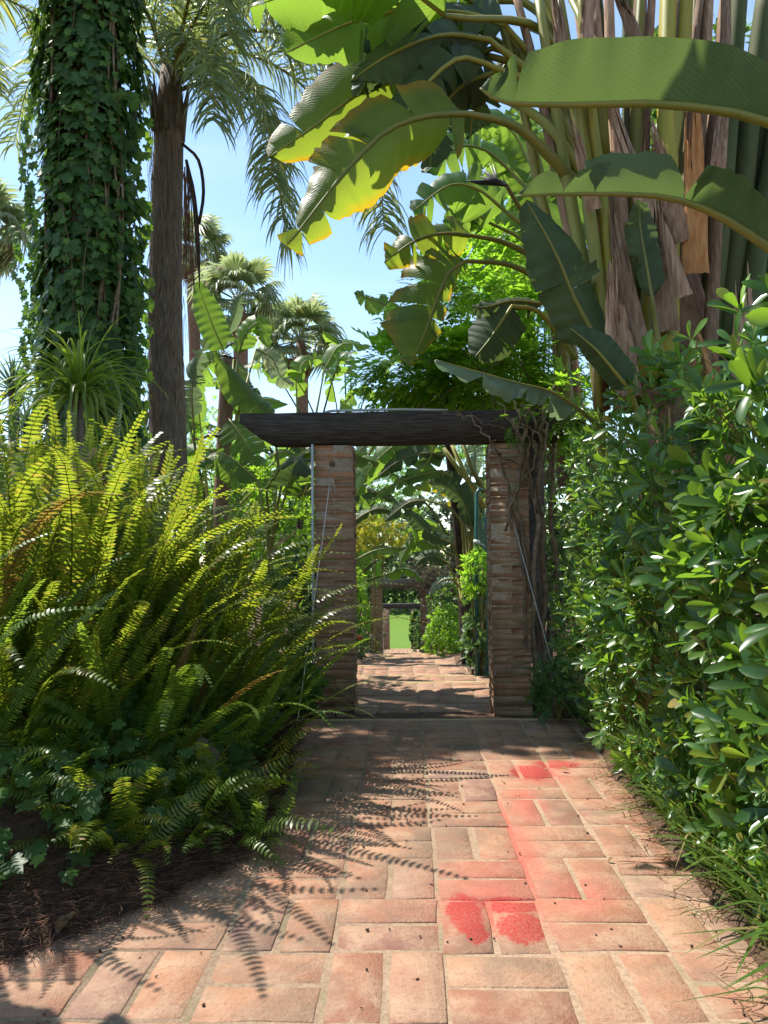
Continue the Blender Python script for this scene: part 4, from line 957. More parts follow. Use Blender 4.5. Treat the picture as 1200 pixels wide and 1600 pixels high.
for i, (pts, ll) in enumerate([([(272, 145, 9), (320, 128, 8.8), (380, 148, 8.5), (425, 220, 8.3), (440, 320, 8.2), (450, 385, 8.2)], .75), ([(275, 130, 9), (350, 55, 8.9), (460, 60, 8.8), (560, 150, 8.7), (592, 270, 8.7), (600, 360, 8.7)], .8),
                               ([(275, 125, 9), (330, 30, 9.2), (420, -10, 9.4), (500, 50, 9.5), (530, 160, 9.5)], .75), ([(272, 125, 9), (310, 20, 8.7), (370, -30, 8.3), (430, 0, 8.0), (450, 90, 7.9)], .75),
                               ([(270, 120, 9), (290, 20, 8.6), (310, -50, 8.1), (340, -30, 7.7), (360, 60, 7.5)], .7), ([(275, 130, 9), (360, 80, 9.5), (470, 130, 9.9), (520, 230, 10.1), (530, 300, 10.1)], .7),
                               ([(268, 130, 9), (280, 80, 8.4), (300, 60, 7.9), (330, 110, 7.5), (335, 190, 7.4)], .62), ([(262, 120, 9), (230, 20, 8.8), (180, -40, 8.6), (110, -20, 8.5), (60, 60, 8.5)], .7), ([(260, 130, 9), (200, 60, 9.4), (120, 50, 9.7), (50, 120, 9.9), (20, 230, 10)], .7),
                               ([(270, 120, 9.1), (290, 20, 9.8), (320, -40, 10.4), (380, -30, 11), (420, 60, 11.2)], .7), ([(270, 120, 9), (400, -20, 9.0), (540, -60, 9.0), (620, 20, 9.0), (650, 150, 9.0)], .7), ([(265, 118, 9.1), (250, 0, 9.9), (240, -60, 10.6), (220, -40, 11.2), (200, 60, 11.6)], .7), ([(275, 135, 9), (330, 100, 8.4), (390, 130, 7.9), (420, 210, 7.7), (425, 290, 7.6)], .6)]):
    frond_along(qp, pts, ll, 140, 900 + i)
for i in range(16):
    an = i * .7; k = MB(); d = Vector((math.cos(an) * .2, math.sin(an) * .2, 0)); zq = cz - .55 + .05 * (i % 6)
    k.tube([Vector((px0, PY, zq - .3)) + d * .9, Vector((px0, PY, zq)) + d * 1.05, Vector((px0, PY, zq + .3)) + d * 1.3], [.06, .045, .012], 6, .5); k.build('old_leaf_base', M['bark'], qp)
k = MB(); k.tube(catmull([P(285, 225, 8.75), P(310, 250, 8.7), P(318, 300, 8.7), P(311, 350, 8.7)], 10), [.02] * 10, 6); k.build('old_frond_stalk', M['bark_dark'], qp)
k = MB(); k.tube(catmull([P(291, 250, 8.7), P(303, 310, 8.7), P(309, 380, 8.7), P(312, 450, 8.7)], 10), [.018, .024, .03, .03, .03, .03, .028, .022, .014, .004], 6); k.build('hanging_spathe', M['bark_dark'], qp)
k = MB(); rf = random.Random(18)
for i in range(34):                                                       # spent fruit strings
    a = P(290 + rf.uniform(-4, 8), 270 + rf.uniform(-15, 25), 8.75); b_ = P(293 + rf.uniform(-10, 14), 420 + rf.uniform(-30, 45), 8.75)
    k.tube([a, a.lerp(b_, .5) + rv(rf, .03), b_], [.005, .004, .003], 3, cap=False)
k.build('fruit_string', M['bark_red'], qp)
lp = thing('palm_tree', 'feather palm at the top left corner with yellowing fronds reaching into view', 'palm', (P(-190, 400, 7.6).x, 7.6, -.2))
lx = lp.location.x; lz = P(-190, 10, 7.6).z
k = MB(); k.tube([Vector((lx, 7.6, z_)) for z_ in np.linspace(-.3, lz, 10)], [.24, .23, .22, .21, .2, .2, .2, .2, .19, .15], 14); k.build('trunk', M['bark'], lp)
for i, (kk, az, tilt, s) in enumerate([(0, -.15, .15, .95), (1, -.5, .2, .9), (2, .1, .1, 1.0), (1, .45, .2, .9), (0, 1.5, .1, 1), (2, 2.6, .1, 1), (1, -2.2, .2, 1), (3, -.1, .5, .85), (0, -1.3, .2, 1)]):
    add_frond(lp, kk, Vector((lx, 7.6, lz + .03 * (i % 3))), az, tilt, s)

def fan_proto(rng, nb=26, droop=.35):
    """fan palm leaf: stalk along +X then a pleated fan of blades with drooping split tips; length about 1"""
    b = MB(); h = .56
    for i in range(nb):
        a = -2.0 + 4.0 * i / (nb - 1); d = Vector((math.cos(a), math.sin(a), 0)); w = .021; n_ = Vector((-d.y, d.x, 0)) * w
        o = Vector((h, 0, 0)); L = .46 * (1 - .12 * abs(a)) * rng.uniform(.85, 1.1); z_ = .03 if i % 2 else 0
        q1 = o + d * L * .55 + Vector((0, 0, z_ - droop * .08)); q2 = o + d * L * .85 + Vector((0, 0, -droop * rng.uniform(.15, .5))); q3 = o + d * L * .95 + Vector((0, 0, -droop * rng.uniform(.5, 1.1)))
        b.add([o, q1 - n_ * 1.6, q1 + n_ * 1.6, q2 - n_, q2 + n_, q3], [(0, 1, 2), (1, 3, 4, 2), (3, 5, 4)], [(0, 0)] * 6)
    b.tube([(0, 0, 0), (h, 0, 0)], [.014, .009], 4, cap=False); return b.proto()
rfan = random.Random(33); fan_protos = [fan_proto(rfan, 26, .3), fan_proto(rfan, 24, .6), fan_proto(rfan, 26, .15)]
fan_meshes = proto_meshes('leaf', fan_protos, M['fan'])
def fan_palm(label, px, py, Y, rpx, n, seed, zb, skirt=8, up=-.5):
    c = P(px, py, Y); rad = pw(rpx, Y); rng = random.Random(seed); t = thing('fan_palm', label, 'palm', (c.x, Y, zb), 'fan palms rising behind the garden')
    k = MB(); k.tube([Vector((c.x + .1 * math.sin(z_ * .3), Y, z_)) for z_ in np.linspace(zb - .2, c.z, 10)], [.26, .24, .22, .21, .2, .2, .2, .21, .23, .16], 10); k.build('trunk', M['bark_red'], t)
    for i in range(n):
        k_ = (i + .5) / n; el = 1.35 - (1.35 - up) * k_ ** .8; az = i * 2.39996 + rng.uniform(-.2, .2)
        d = Vector((math.cos(az) * math.cos(el), math.sin(az) * math.cos(el), math.sin(el)))
        nr = Vector((0, 0, 1)) * math.cos(el) - Vector((math.cos(az), math.sin(az), 0)) * math.sin(el) + rv(rng, .3); s = rad * rng.uniform(.9, 1.12)
        place('leaf', fan_meshes[rng.randrange(3)], t, frame(c + d * .05, d, nr, s))
    items = []
    for i in range(skirt):
        az = i * 2.4 + 1; d = Vector((math.cos(az) * .5, math.sin(az) * .5, -.9)); items.append((1, frame(c - Vector((0, 0, .15)), d, Vector((math.cos(az), math.sin(az), .3)), rad * .7)))
    if items:
        V, l, cc, u = stamp(fan_protos, items); tag(link('dead_leaf_skirt', mesh_from('s', V - np.array(t.location), l, cc, u), M['dry'], t), kind='stuff')
    return t
fan_palm('fan palm with round crown standing clear against the sky left of the beam', 468, 532, 26, 78, 30, 1, -2.6, 5, -.5)
fan_palm('fan palm with drooping crown behind the left bird of paradise plant', 372, 470, 22, 76, 26, 2, -2.3, 3, -.5)
fan_palm('bright fan palm partly hidden behind the brown palm trunk', 302, 395, 25, 66, 24, 3, -2.5, 2, -.2)
fan_palm('grey-green fan palm cut off by the left edge against the sky', -28, 355, 24, 82, 34, 4, -2.4, 6, -.8)

# ---------------------------------------------------------------- strap-leaved plants behind the ferns
def strap(L, W, up, droop, n=8):
    b = MB(); vs = []; uv = []; p = Vector((0, 0, 0)); a = up
    for i in range(n + 1):
        t = i / n; w = W * min(1, .5 + t * 3) * (1 - t ** 2.2) + .001
        vs += [(p.x, -w, p.z + w * .5), (p.x, 0, p.z), (p.x, w, p.z + w * .5)]; uv += [(t, 0), (t, .5), (t, 1)]
        p = p + Vector((math.cos(a), 0, math.sin(a))) * (L / n); a -= droop / n * (.5 + t)
    b.add(vs, [(3 * i + j, 3 * i + j + 1, 3 * i + j + 4, 3 * i + j + 3) for i in range(n) for j in (0, 1)], uv); return b.proto()
def strap_plant(name, label, cat, c, zb, protos, mat, n, seed, s0, s1, tilt0, tilt1, trunk_r=.06):
    rng = random.Random(seed); c = Vector(c); t = thing(name, label, cat, (c.x, c.y, zb)); ms = proto_meshes('leaf', protos, M[mat])
    k = MB(); k.tube([Vector((c.x, c.y, zb - .1)), Vector((c.x + .02, c.y, (zb + c.z) / 2)), c], [trunk_r * 1.4, trunk_r, trunk_r], 8); k.build('stem', M['bark'], t)
    for i in range(n):
        az = i * 2.39996 + rng.uniform(-.2, .2); tl = tilt0 + (tilt1 - tilt0) * (i / n) + rng.uniform(-.12, .12); s = rng.uniform(s0, s1)
        mt = Matrix.Translation(c) @ Matrix.Rotation(az, 4, 'Z') @ Matrix.Rotation(-tl, 4, 'Y') @ Matrix.Diagonal((s, s, s, 1)); place('leaf', ms[rng.randrange(len(ms))], t, mt)
    return t
pony_protos = [strap(1, .022, .9, 2.9, 10), strap(1, .02, 1.2, 2.4, 10), strap(1, .022, .6, 2.6, 10)]
strap_plant('ponytail_plant', 'fountain of long drooping strap leaves rising behind the ferns', 'plant', P(122, 622, 5.9), .2, pony_protos, 'pony', 130, 4, .6, .95, .4, -1.0)
strap_plant('ponytail_plant', 'thin grassy tuft with upright wisps in front of the ivy trunk', 'plant', P(128, 625, 5.85), .2, [strap(1, .006, 1.2, .9), strap(1, .006, 1.0, 1.3)], 'pony', 26, 5, .55, .95, .5, -.2, .02)
yuc = [strap(1, .05, .2, .25, 5), strap(1, .045, .2, .6, 5)]
strap_plant('yucca', 'dark spiky yucca head at the left edge below the sky', 'plant', P(22, 612, 9.5), 0, yuc, 'yucca', 60, 6, .45, .62, 1.3, -.6, .07)
strap_plant('yucca', 'lower spiky yucca head half hidden behind the ferns at left', 'plant', P(45, 680, 9.0), 0, yuc, 'yucca', 50, 7, .45, .6, 1.2, -.6, .07)
strap_plant('yucca', 'grey spiky plant crouching behind the fern tips at the far left', 'plant', P(-30, 660, 8.2), 0, yuc, 'grey_leaf', 50, 9, .5, .7, 1.2, -.5, .07)

# ---------------------------------------------------------------- left bird of paradise plants behind the ferns
L1 = thing('bird_of_paradise_plant', 'bird of paradise plant beside the brown palm trunk with two black-and-white flowers', 'plant', (P(335, 800, 10).x, 10, -.3))
g0 = [(345, 900, 10.0), (350, 740, 10.0)]
pl(L1, [(350, 548), (335, 515), (322, 480), (308, 440)], 10, 24, 27, 15, stalk=g0 + [(352, 620, 10)], tears=0, seed=61, mat='strel')
pl(L1, [(372, 555), (385, 520), (405, 505), (424, 545)], 10.2, 22, 22, 20, stalk=g0 + [(365, 620, 10)], tears=5, seed=62, mat='strel')
pl(L1, [(425, 655), (400, 632), (370, 598), (333, 552)], [9.6, 9.6, 9.7, 9.7], 34, 32, 18, stalk=[(350, 900, 9.9), (430, 760, 9.7)], tears=4, seed=63, mat='strel', gap=.15)
pl(L1, [(358, 655), (375, 680), (395, 715), (416, 768)], [9.4, 9.3, 9.2, 9.2], 34, 36, 15, stalk=g0 + [(345, 690, 9.7)], tears=5, seed=64, mat='strel', gap=.15)
pl(L1, [(302, 655), (300, 620), (304, 580), (322, 532)], 9.7, 26, 24, 10, stalk=g0 + [(310, 720, 9.9)], tears=14, seed=65, mat='grey_leaf', gap=.8)
pl(L1, [(330, 700), (345, 725), (360, 745), (372, 780)], 9.3, 26, 22, 25, stalk=g0 + [(325, 730, 9.6)], tears=4, seed=66, mat='strel')
pl(L1, [(352, 560), (330, 565), (310, 590), (302, 630)], 10.3, 22, 22, 30, stalk=g0 + [(352, 640, 10)], tears=5, seed=67, mat='strel')
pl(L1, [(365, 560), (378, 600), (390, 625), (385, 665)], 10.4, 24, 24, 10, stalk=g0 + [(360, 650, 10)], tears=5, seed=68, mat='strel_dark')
pl(L1, [(400, 545), (425, 560), (440, 590), (460, 600)], 10.8, 20, 20, 35, stalk=g0 + [(380, 620, 10)], tears=6, seed=69, mat='fan')
pl(L1, [(345, 540), (365, 495), (372, 470), (378, 462)], 10.5, 16, 16, 20, stalk=g0 + [(352, 620, 10)], tears=3, seed=70, mat='grey_leaf')
bird_flower(L1, P(345, 556, 9.5), (1, -.2, -.25), .7); bird_flower(L1, P(318, 684, 9.2), (1, -.3, .05), .85); bird_flower(L1, P(352, 545, 9.5), (.8, -.2, .5), .5)
k = MB(); k.tube(catmull([P(345, 900, 10), P(348, 740, 10), P(355, 560, 9.9)], 8), [.12, .12, .12, .11, .10, .1, .09, .07], 9); k.build('trunk', M['sheath'], L1)
auto_strel('bird of paradise plant standing before the fan palm trunks right of the palm trunk', P(330, 800, 13.5).x, 13.5, -.8, 5.4, 14, 76, .15, 1.2, leafL=1.35, leafW=.28)
auto_strel('bird of paradise plant peeping over the left end of the near beam', P(470, 800, 15).x, 15, -.9, 7.2, 12, 71, .2, 1.1, leafL=1.15, leafW=.25)
auto_strel('bird of paradise plant behind the middle of the near beam against the sky', P(545, 800, 17).x, 17, -1.2, 8.2, 12, 72, .5, 1.1, leafL=1.2, leafW=.26)

# ---------------------------------------------------------------- ferns on the left
fern_m = add_mesh_set('frond', frond_protos, 'fern'); fern_d = add_mesh_set('frond', frond_protos, 'fern_dark'); sfern = add_mesh_set('frond', small_frond_protos, 'fern'); sfern_d = add_mesh_set('frond', small_frond_protos, 'fern_dark')
M['fern_old'] = leaf_mat('fern_old', [(0, (.15, .13, .025)), (.6, (.17, .10, .03)), (1, (.16, .08, .03))], (.45, .28, .03), .35, .6, .3)
fern_x = add_mesh_set('frond', frond_protos, 'fern_old')
def fern_clump(label, x, y, n, seed, L0, L1_, lean, spread, meshes, base_r=.25, nm='sword_fern', protos=None):
    rng = random.Random(seed); z0 = ground_h(x, y); t = thing(nm, label, 'fern', (x, y, z0), 'sword ferns in the left bed'); lean = Vector(lean)
    for i in range(n):
        an = i * 2.39996 + rng.uniform(-.3, .3); k_ = math.sqrt((i + .5) / n)
        d0 = Vector((math.cos(an), math.sin(an), 0))
        tilt = spread * k_ * rng.uniform(.6, 1.1); ax = (d0 * math.sin(tilt) + Vector((0, 0, math.cos(tilt))) + lean * rng.uniform(.5, 1.2)).normalized()
        out = (Vector((ax.x, ax.y, 0)) + rv(rng, .35)); out.z = 0; out = out.normalized() if out.length > .02 else d0
        # local +Z along the stalk, local +X the way it bends
        z = ax; xx = (out - z * out.dot(z)).normalized(); tw = rng.gauss(0, .9); xx = (xx + rv(rng, .3)).normalized(); xx = (xx - z * xx.dot(z)).normalized()
        yy = z.cross(xx); xx2 = xx * math.cos(tw) + yy * math.sin(tw); yy = z.cross(xx2); L = rng.uniform(L0, L1_)
        bx, by = x + d0.x * base_r * k_, y + d0.y * base_r * k_
        mt = np.array([[xx2.x * L, yy.x * L, z.x * L, bx], [xx2.y * L, yy.y * L, z.y * L, by], [xx2.z * L, yy.z * L, z.z * L, ground_h(bx, by) - .02], [0, 0, 0, 1]])
        place('frond', (meshes if rng.random() < .95 or nm != 'sword_fern' or L1_ < .6 else fern_x)[rng.randrange(len(meshes))], t, mt)
    return t
clumps = [(-2.35, 3.6, 54, 1.35, 1.95, (-.02, 0, 0), .36, fern_m, 'tall sword fern at the left edge with upright fronds'), (-1.95, 4.0, 56, 1.35, 1.95, (.03, 0, 0), .36, fern_m, 'tall sword fern second from the left edge, under the strap-leaved plant'),
          (-1.6, 4.4, 56, 1.25, 1.8, (.12, 0, 0), .38, fern_m, 'tall sword fern in the middle of the fern bed before the palm trunk'), (-1.32, 4.75, 52, 1.1, 1.6, (.34, .02, 0), .42, fern_m, 'sword fern leaning right at the end of the bed beside the gateway'),
          (-2.9, 4.5, 46, 1.5, 2.1, (.0, 0, 0), .36, fern_m, 'sword fern rising behind the leftmost clump'), (-2.2, 4.8, 52, 1.5, 2.05, (.06, 0, 0), .36, fern_m, 'sword fern in the back row below the palm trunks'), (-1.65, 5.2, 46, 1.3, 1.75, (.22, 0, 0), .42, fern_m, 'sword fern at the back right of the bed before the rounded shrub'),
          (-1.45, 3.95, 40, .75, 1.1, (.25, -.1, 0), .7, fern_d, 'shorter deep green sword fern in front, above the ivy'), (-2.1, 3.3, 40, .8, 1.2, (.1, -.08, 0), .6, fern_d, 'shorter deep green sword fern low at the left edge'),
          (-1.15, 4.5, 36, .75, 1.15, (.42, -.02, 0), .6, fern_d, 'dark spreading sword fern drooping towards the path by the wire'), (-1.85, 3.65, 36, .9, 1.3, (.15, -.1, 0), .6, fern_m, 'yellow-green sword fern in the front row between two darker ones')]
for i, (x, y_, n, a, b_, ln, sp, ms, lab) in enumerate(clumps): fern_clump(lab, x, y_, n, 200 + i, a, b_, ln, sp, ms)
smalls = [(150, 1300), (215, 1215), (330, 1235), (20, 1290), (110, 1245), (385, 1250), (290, 1165), (50, 1160), (240, 1250), (300, 1270), (170, 1245), (90, 1285), (365, 1215), (330, 1165), (30, 1200), (130, 1200), (410, 1190), (270, 1210), (200, 1300), (60, 1235)]
names = ['small fern tuft low beside the mulch, second from the left edge', 'small upright fern tuft above the middle of the ivy', 'small fern tuft just below the bed stone', 'small fern tuft at the lower left corner of the bed', 'small fern tuft standing among the leftmost ivy leaves', 'small fern tuft leaning out over the pavers by the bend', 'small fern tuft above and left of the bed stone', 'small fern tuft under the leftmost tall fern', 'small fern frond tuft near the middle of the mulch edge', 'small fern tuft beside the bed stone, nearest the path', 'small fern tuft above the ivy, third from the left', 'small fern tuft over the mulch near the left edge', 'small fern tuft right of the bed stone',
         'small fern tuft behind the bed stone', 'small fern tuft cut by the left edge', 'small fern tuft under the tall fern at left', 'small fern tuft beside the wire turnbuckle', 'small fern tuft between the ivy leaves above the stone', 'small fern tuft low on the mulch, left of centre', 'small fern tuft over dark ivy at far left']
for i, ((a, b_), nm) in enumerate(zip(smalls, names)):
    Yv = 1.2 * F_PX / (b_ - 856) * .98; q_ = P(a, b_, Yv)
    fern_clump(nm, q_.x, Yv, 13, 300 + i, .26, .5, (.12, -.25, 0), 1.0, sfern if i % 2 == 0 else sfern_d, .06)

# ivy ground cover, mulch, stone
gi = thing('ground_ivy', 'dark ivy covering the front of the left bed under the ferns', 'ivy', (-1.6, 3.4, .1)); rg = random.Random(91); items = []; it2 = []
for i in range(900):
    y_ = rg.uniform(2.5, 6.2); l_ = lerp_tab(LEFT, y_); x = l_ - .12 - abs(rg.gauss(0, .55))
    if y_ < 3.5 and x > l_ - .28 and rg.random() < .85: continue
    p = Vector((x, y_, ground_h(x, y_) + rg.uniform(.03, .26) * min(1, (l_ - x) / .4 + .2))); s = rg.uniform(.04, .10)
    (items if rg.random() < .82 else it2).append((rg.randrange(3), frame(p, Vector((rg.uniform(-.6, .9), -.8, -.4)) + rv(rg, .5), Vector((.1, -.45, .9)) + rv(rg, .4), s)))
scatter(gi, 'leaf', ivy_protos, ivm, items, 220, M['ivy'])
scatter(gi, 'leaf', ivy_protos, proto_meshes('leaf', ivy_protos, M['ivy_bright']), it2, 60, M['ivy_bright'], 'young_foliage')
k = MB(); rm = random.Random(44); ndl = []
nd = MB(); nd.tube([(0, 0, 0), (.4, .03, .02), (1, -.03, 0)], [.012, .012, .006], 3, cap=False); ndp = [nd.proto()]
for i in range(9000):
    y_ = rm.uniform(2.2, 5.9); l_ = lerp_tab(LEFT, y_); x = l_ + .03 - abs(rm.gauss(0, .26))
    an = rm.uniform(0, 6.28); L = rm.uniform(.05, .15)
    ndl.append((0, frame((x, y_, max(ground_h(x, y_), -.004) + rm.uniform(.002, .02)), Vector((math.cos(an), math.sin(an), rm.uniform(-.12, .3))), (0, 0, 1), L, .12, .12)))
V, l, c, u = stamp(ndp, ndl); M['mulch'] = simple_mat('mulch', (.06, .034, .024), (.17, .095, .062), 20, .9, .15, bump=0, rand=.6)
tag(link('mulch', mesh_from('mulch', V, l, c, u), M['mulch']), 'brown needle mulch along the left edge of the path', 'mulch', kind='stuff')
def rock(label, c, r, seed):
    b = MB(); vs = []; fs = []; n, m = 14, 9
    for i in range(m + 1):
        th = math.pi * i / m
        for j in range(n):
            ph = 2 * math.pi * j / n; d = Vector((math.sin(th) * math.cos(ph), math.sin(th) * math.sin(ph), math.cos(th)))
            f = 1 + .25 * noise.noise(d * 1.6 + Vector((seed, 0, 0))) + .1 * noise.noise(d * 4 + Vector((0, seed, 0)))
            vs.append(Vector(c) + Vector((d.x * r[0], d.y * r[1], d.z * r[2])) * f)
    fs = [(i * n + j, (i + 1) * n + j, (i + 1) * n + (j + 1) % n, i * n + (j + 1) % n) for i in range(m) for j in range(n)]
    b.add(vs, fs); tag(b.build('stone', M['rock']), label, 'stone')
rock('rounded brown stone among ivy at the edge of the left bed', P(297, 1195, 3.9), (.17, .14, .13), 3)

# plants between the ferns and the left pillar
shrub('pittosporum_shrub', 'rounded bright green shrub just left of the left brick pillar', 'shrub', P(425, 850, 8.6), (.62, .6, .95), 300, .10, 'pitto_lime', 101, pitto_protos, 8, 120, base=-.2)
shrub('leafy_shrub', 'dark leafy shrub in the gap between the ferns and left pillar', 'shrub', P(462, 985, 6.9), (.30, .4, .75), 150, .13, 'bushy', 102, ova_protos, 6, 90, base=-.1)
shrub('leafy_shrub', 'low ivy-leaved plant at the foot of the left brick pillar', 'shrub', P(455, 1075, 6.1), (.28, .3, .3), 70, .11, 'ivy_bright', 103, ivy_protos, 4, 80, base=-.05)
rg = random.Random(7)
wk = thing('grass_tuft', 'arching thin grass blades beside the foot of the left pillar', 'grass', (-.8, 6.0, 0.0)); bm_ = proto_meshes('blade', blade_protos, M['grass'])
for i in range(40):
    an = rg.uniform(-1.2, 1.2); L = rg.uniform(.3, .75); place('blade', bm_[rg.randrange(4)], wk, Matrix.Translation((-.86 + rg.uniform(-.08, .06), 6.0 + rg.uniform(-.15, .1), .02)) @ Matrix.Rotation(an, 4, 'Z') @ Matrix.Diagonal((L, L, L, 1)))

# ---------------------------------------------------------------- vine on the beam and right pillar
vt = thing('climbing_vine', 'bright green climbing vine heaped on the near beam, woody stems on the right pillar', 'vine', (1.15, 6.55, -.1)); rvn = random.Random(66)
def vine_stem(pts, r0, r1, n=16, jit=.03):
    pts = catmull([Vector(p) for p in pts], n); pts = [p + rv(rvn, jit) for p in pts]
    k = MB(); k.tube(pts, [r0 + (r1 - r0) * i / (n - 1) for i in range(n)], 6); k.build('stem', M['wood_vine'], vt)
for i, (a, r0) in enumerate([([(838, 1110, 6.5), (835, 950, 6.42), (838, 800, 6.4), (820, 720, 6.36), (800, 650, 6.32)], .026), ([(845, 1110, 6.6), (850, 900, 6.55), (842, 760, 6.45), (850, 650, 6.35)], .03),
                             ([(830, 1100, 6.55), (825, 1000, 6.4), (812, 860, 6.36), (798, 800, 6.35), (790, 740, 6.33), (775, 700, 6.3)], .018), ([(840, 1000, 6.5), (818, 850, 6.36), (805, 770, 6.33), (820, 700, 6.3), (812, 640, 6.3)], .02),
                             ([(845, 800, 6.45), (815, 735, 6.3), (785, 712, 6.3), (765, 700, 6.3)], .022), ([(850, 760, 6.4), (860, 700, 6.35), (835, 660, 6.3), (815, 630, 6.35)], .017), ([(860, 1100, 6.7), (868, 900, 6.7), (862, 750, 6.6), (870, 640, 6.5)], .024),
                             ([(790, 830, 6.35), (806, 770, 6.3), (830, 735, 6.3), (838, 690, 6.3)], .012), ([(770, 690, 6.3), (750, 672, 6.3), (735, 655, 6.3), (715, 648, 6.35)], .008), ([(820, 690, 6.3), (790, 670, 6.3), (760, 665, 6.3), (735, 645, 6.35)], .007),
                             ([(840, 730, 6.3), (858, 680, 6.28), (850, 640, 6.3), (870, 600, 6.4)], .014), ([(812, 760, 6.3), (828, 700, 6.28), (822, 660, 6.28), (840, 610, 6.4)], .012), ([(835, 800, 6.35), (850, 740, 6.3), (832, 690, 6.28), (848, 630, 6.35)], .01),
                             ([(825, 720, 6.28), (805, 690, 6.28), (812, 650, 6.28), (795, 620, 6.4)], .009), ([(850, 700, 6.28), (830, 670, 6.27), (800, 660, 6.27), (780, 630, 6.4)], .008)]):
    vine_stem([P(*q_) for q_ in a], r0, r0 * .6)
vmesh = proto_meshes('leaf', vine_protos, M['vine']); items = []
def vine_mass(c, r, n, L0, L1_):
    while n > 0:
        u_ = rv(rvn); d = u_.normalized(); bump = 1 + .25 * noise.noise(d * 2.5)
        p = Vector(c) + Vector((d.x * r[0], d.y * r[1], d.z * r[2])) * (rvn.uniform(.35, 1) ** .6) * bump
        if p.z < bz + .30 and p.y < A1 + .3 and p.x < .75: continue
        n -= 1; x = (d + Vector((rvn.uniform(-.5, .5), rvn.uniform(-.5, .3), -.3)) + rv(rvn, .5)); nr = Vector((0, -.2, 1)) + d * .5 + rv(rvn, .5)
        items.append((rvn.randrange(3), frame(p, x, nr, rvn.uniform(L0, L1_))))
vine_mass(P(730, 500, 7.6), (.80, .7, .62), 480, .2, .34)
vine_mass(P(640, 580, 7.2), (.55, .45, .38), 400, .18, .3)
vine_mass(P(760, 585, 7.1), (.80, .45, .38), 520, .18, .3)
vine_mass(P(840, 560, 7.6), (.6, .6, .7), 500, .16, .26)
vine_mass(P(745, 420, 8.6), (.5, .6, .5), 420, .16, .28)
vine_mass(P(900, 640, 6.3), (.28, .2, .32), 130, .14, .22)
vine_mass(P(806, 655, 6.38), (.12, .12, .16), 24, .10, .16)
scatter(vt, 'leaf', vine_protos, vmesh, items, 260, M['vine'])
k = MB()
for i in range(30):
    a = P(rvn.uniform(640, 860), 640, 6.8 + rvn.uniform(0, .6)); b_ = P(rvn.uniform(600, 850), rvn.uniform(470, 610), 7.4 + rvn.uniform(-.4, .5)); k.tube(catmull([a, a.lerp(b_, .5) + rv(rvn, .15), b_], 7), [.01, .009, .008, .007, .006, .005, .003], 4)
tag(k.build('upper_stem', M['wood_vine'], vt), kind='stuff')

# ---------------------------------------------------------------- green chain-link fence and the hedge on the right
FX = 1.62
fe = thing('chain_link_fence', 'green chain-link fence behind the right hedge, seen beside the pillar', 'fence', (FX, 4.0, 0))
fy0, fy1, fz0, fz1 = 1.2, 10.2, .05, 2.1
def fpx(y): return FX if y < 5.5 else FX + (1.02 - FX) * min(1, (y - 5.5) / 3.0)
def fzz(y): return gz(y)
wz = []; wpr = MB(); nseg = 42; p_ = .052; ncol = int((fy1 - fy0) / p_); V_ = []; F_ = []
for i in range(ncol):
    y0 = fy0 + i * p_; base_i = len(V_)
    for j in range(nseg + 1):
        yy = y0 + (p_ * .96 if (j % 2) else 0); zz_ = fz0 + (fz1 - fz0) * j / nseg + fzz(yy); xx = fpx(yy) + .003 * (1 if j % 2 else -1)
        for k_ in range(3):
            a = 2.1 * k_; V_.append((xx + .0023 * math.cos(a), yy + .0023 * math.sin(a), zz_))
    for j in range(nseg):
        for k_ in range(3):
            F_.append((base_i + j * 3 + k_, base_i + j * 3 + (k_ + 1) % 3, base_i + (j + 1) * 3 + (k_ + 1) % 3, base_i + (j + 1) * 3 + k_))
V_ = np.array(V_); F_ = np.array(F_)
tag(link('wire_mesh', mesh_from('wire_mesh', V_ - np.array(fe.location), F_.ravel(), np.full(len(F_), 4)), M['green_wire'], fe), kind='stuff')
for yy in (1.3, 3.6, 5.9, 9.6):
    k = MB(); x_ = fpx(yy) + .03; k.tube([(x_, yy, fzz(yy) - .1), (x_, yy, fzz(yy) + 2.0), (x_ + .02, yy, fzz(yy) + 2.15)], .024, 9); k.build('post', M['green_metal'], fe)
k = MB()
for zz_ in (.1, 1.1, 2.08): k.tube([(fpx(y_), y_, fzz(y_) + zz_) for y_ in np.linspace(fy0, fy1, 24)], .003, 4)
k.build('tension_wire', M['green_wire'], fe)
gp = thing('fence_post', 'slim green steel post seen through the near gateway, with a wire bracket', 'post', tuple(P(745, 1062, 9.4)))
k = MB(); k.tube([P(746, 1066, 9.4), P(744, 900, 9.4), P(745, 770, 9.4), P(749, 764, 9.4), P(754, 765, 9.45)], [.026] * 3 + [.024, .02], 10); k.build('tube', M['green_metal'], gp)
k = MB(); k.tube([P(740, 847, 9.36), P(750, 848, 9.36)], .032, 8); k.tube([P(748, 848, 9.36), P(758, 853, 9.3)], .008, 5); k.build('bracket', M['wire'], gp)

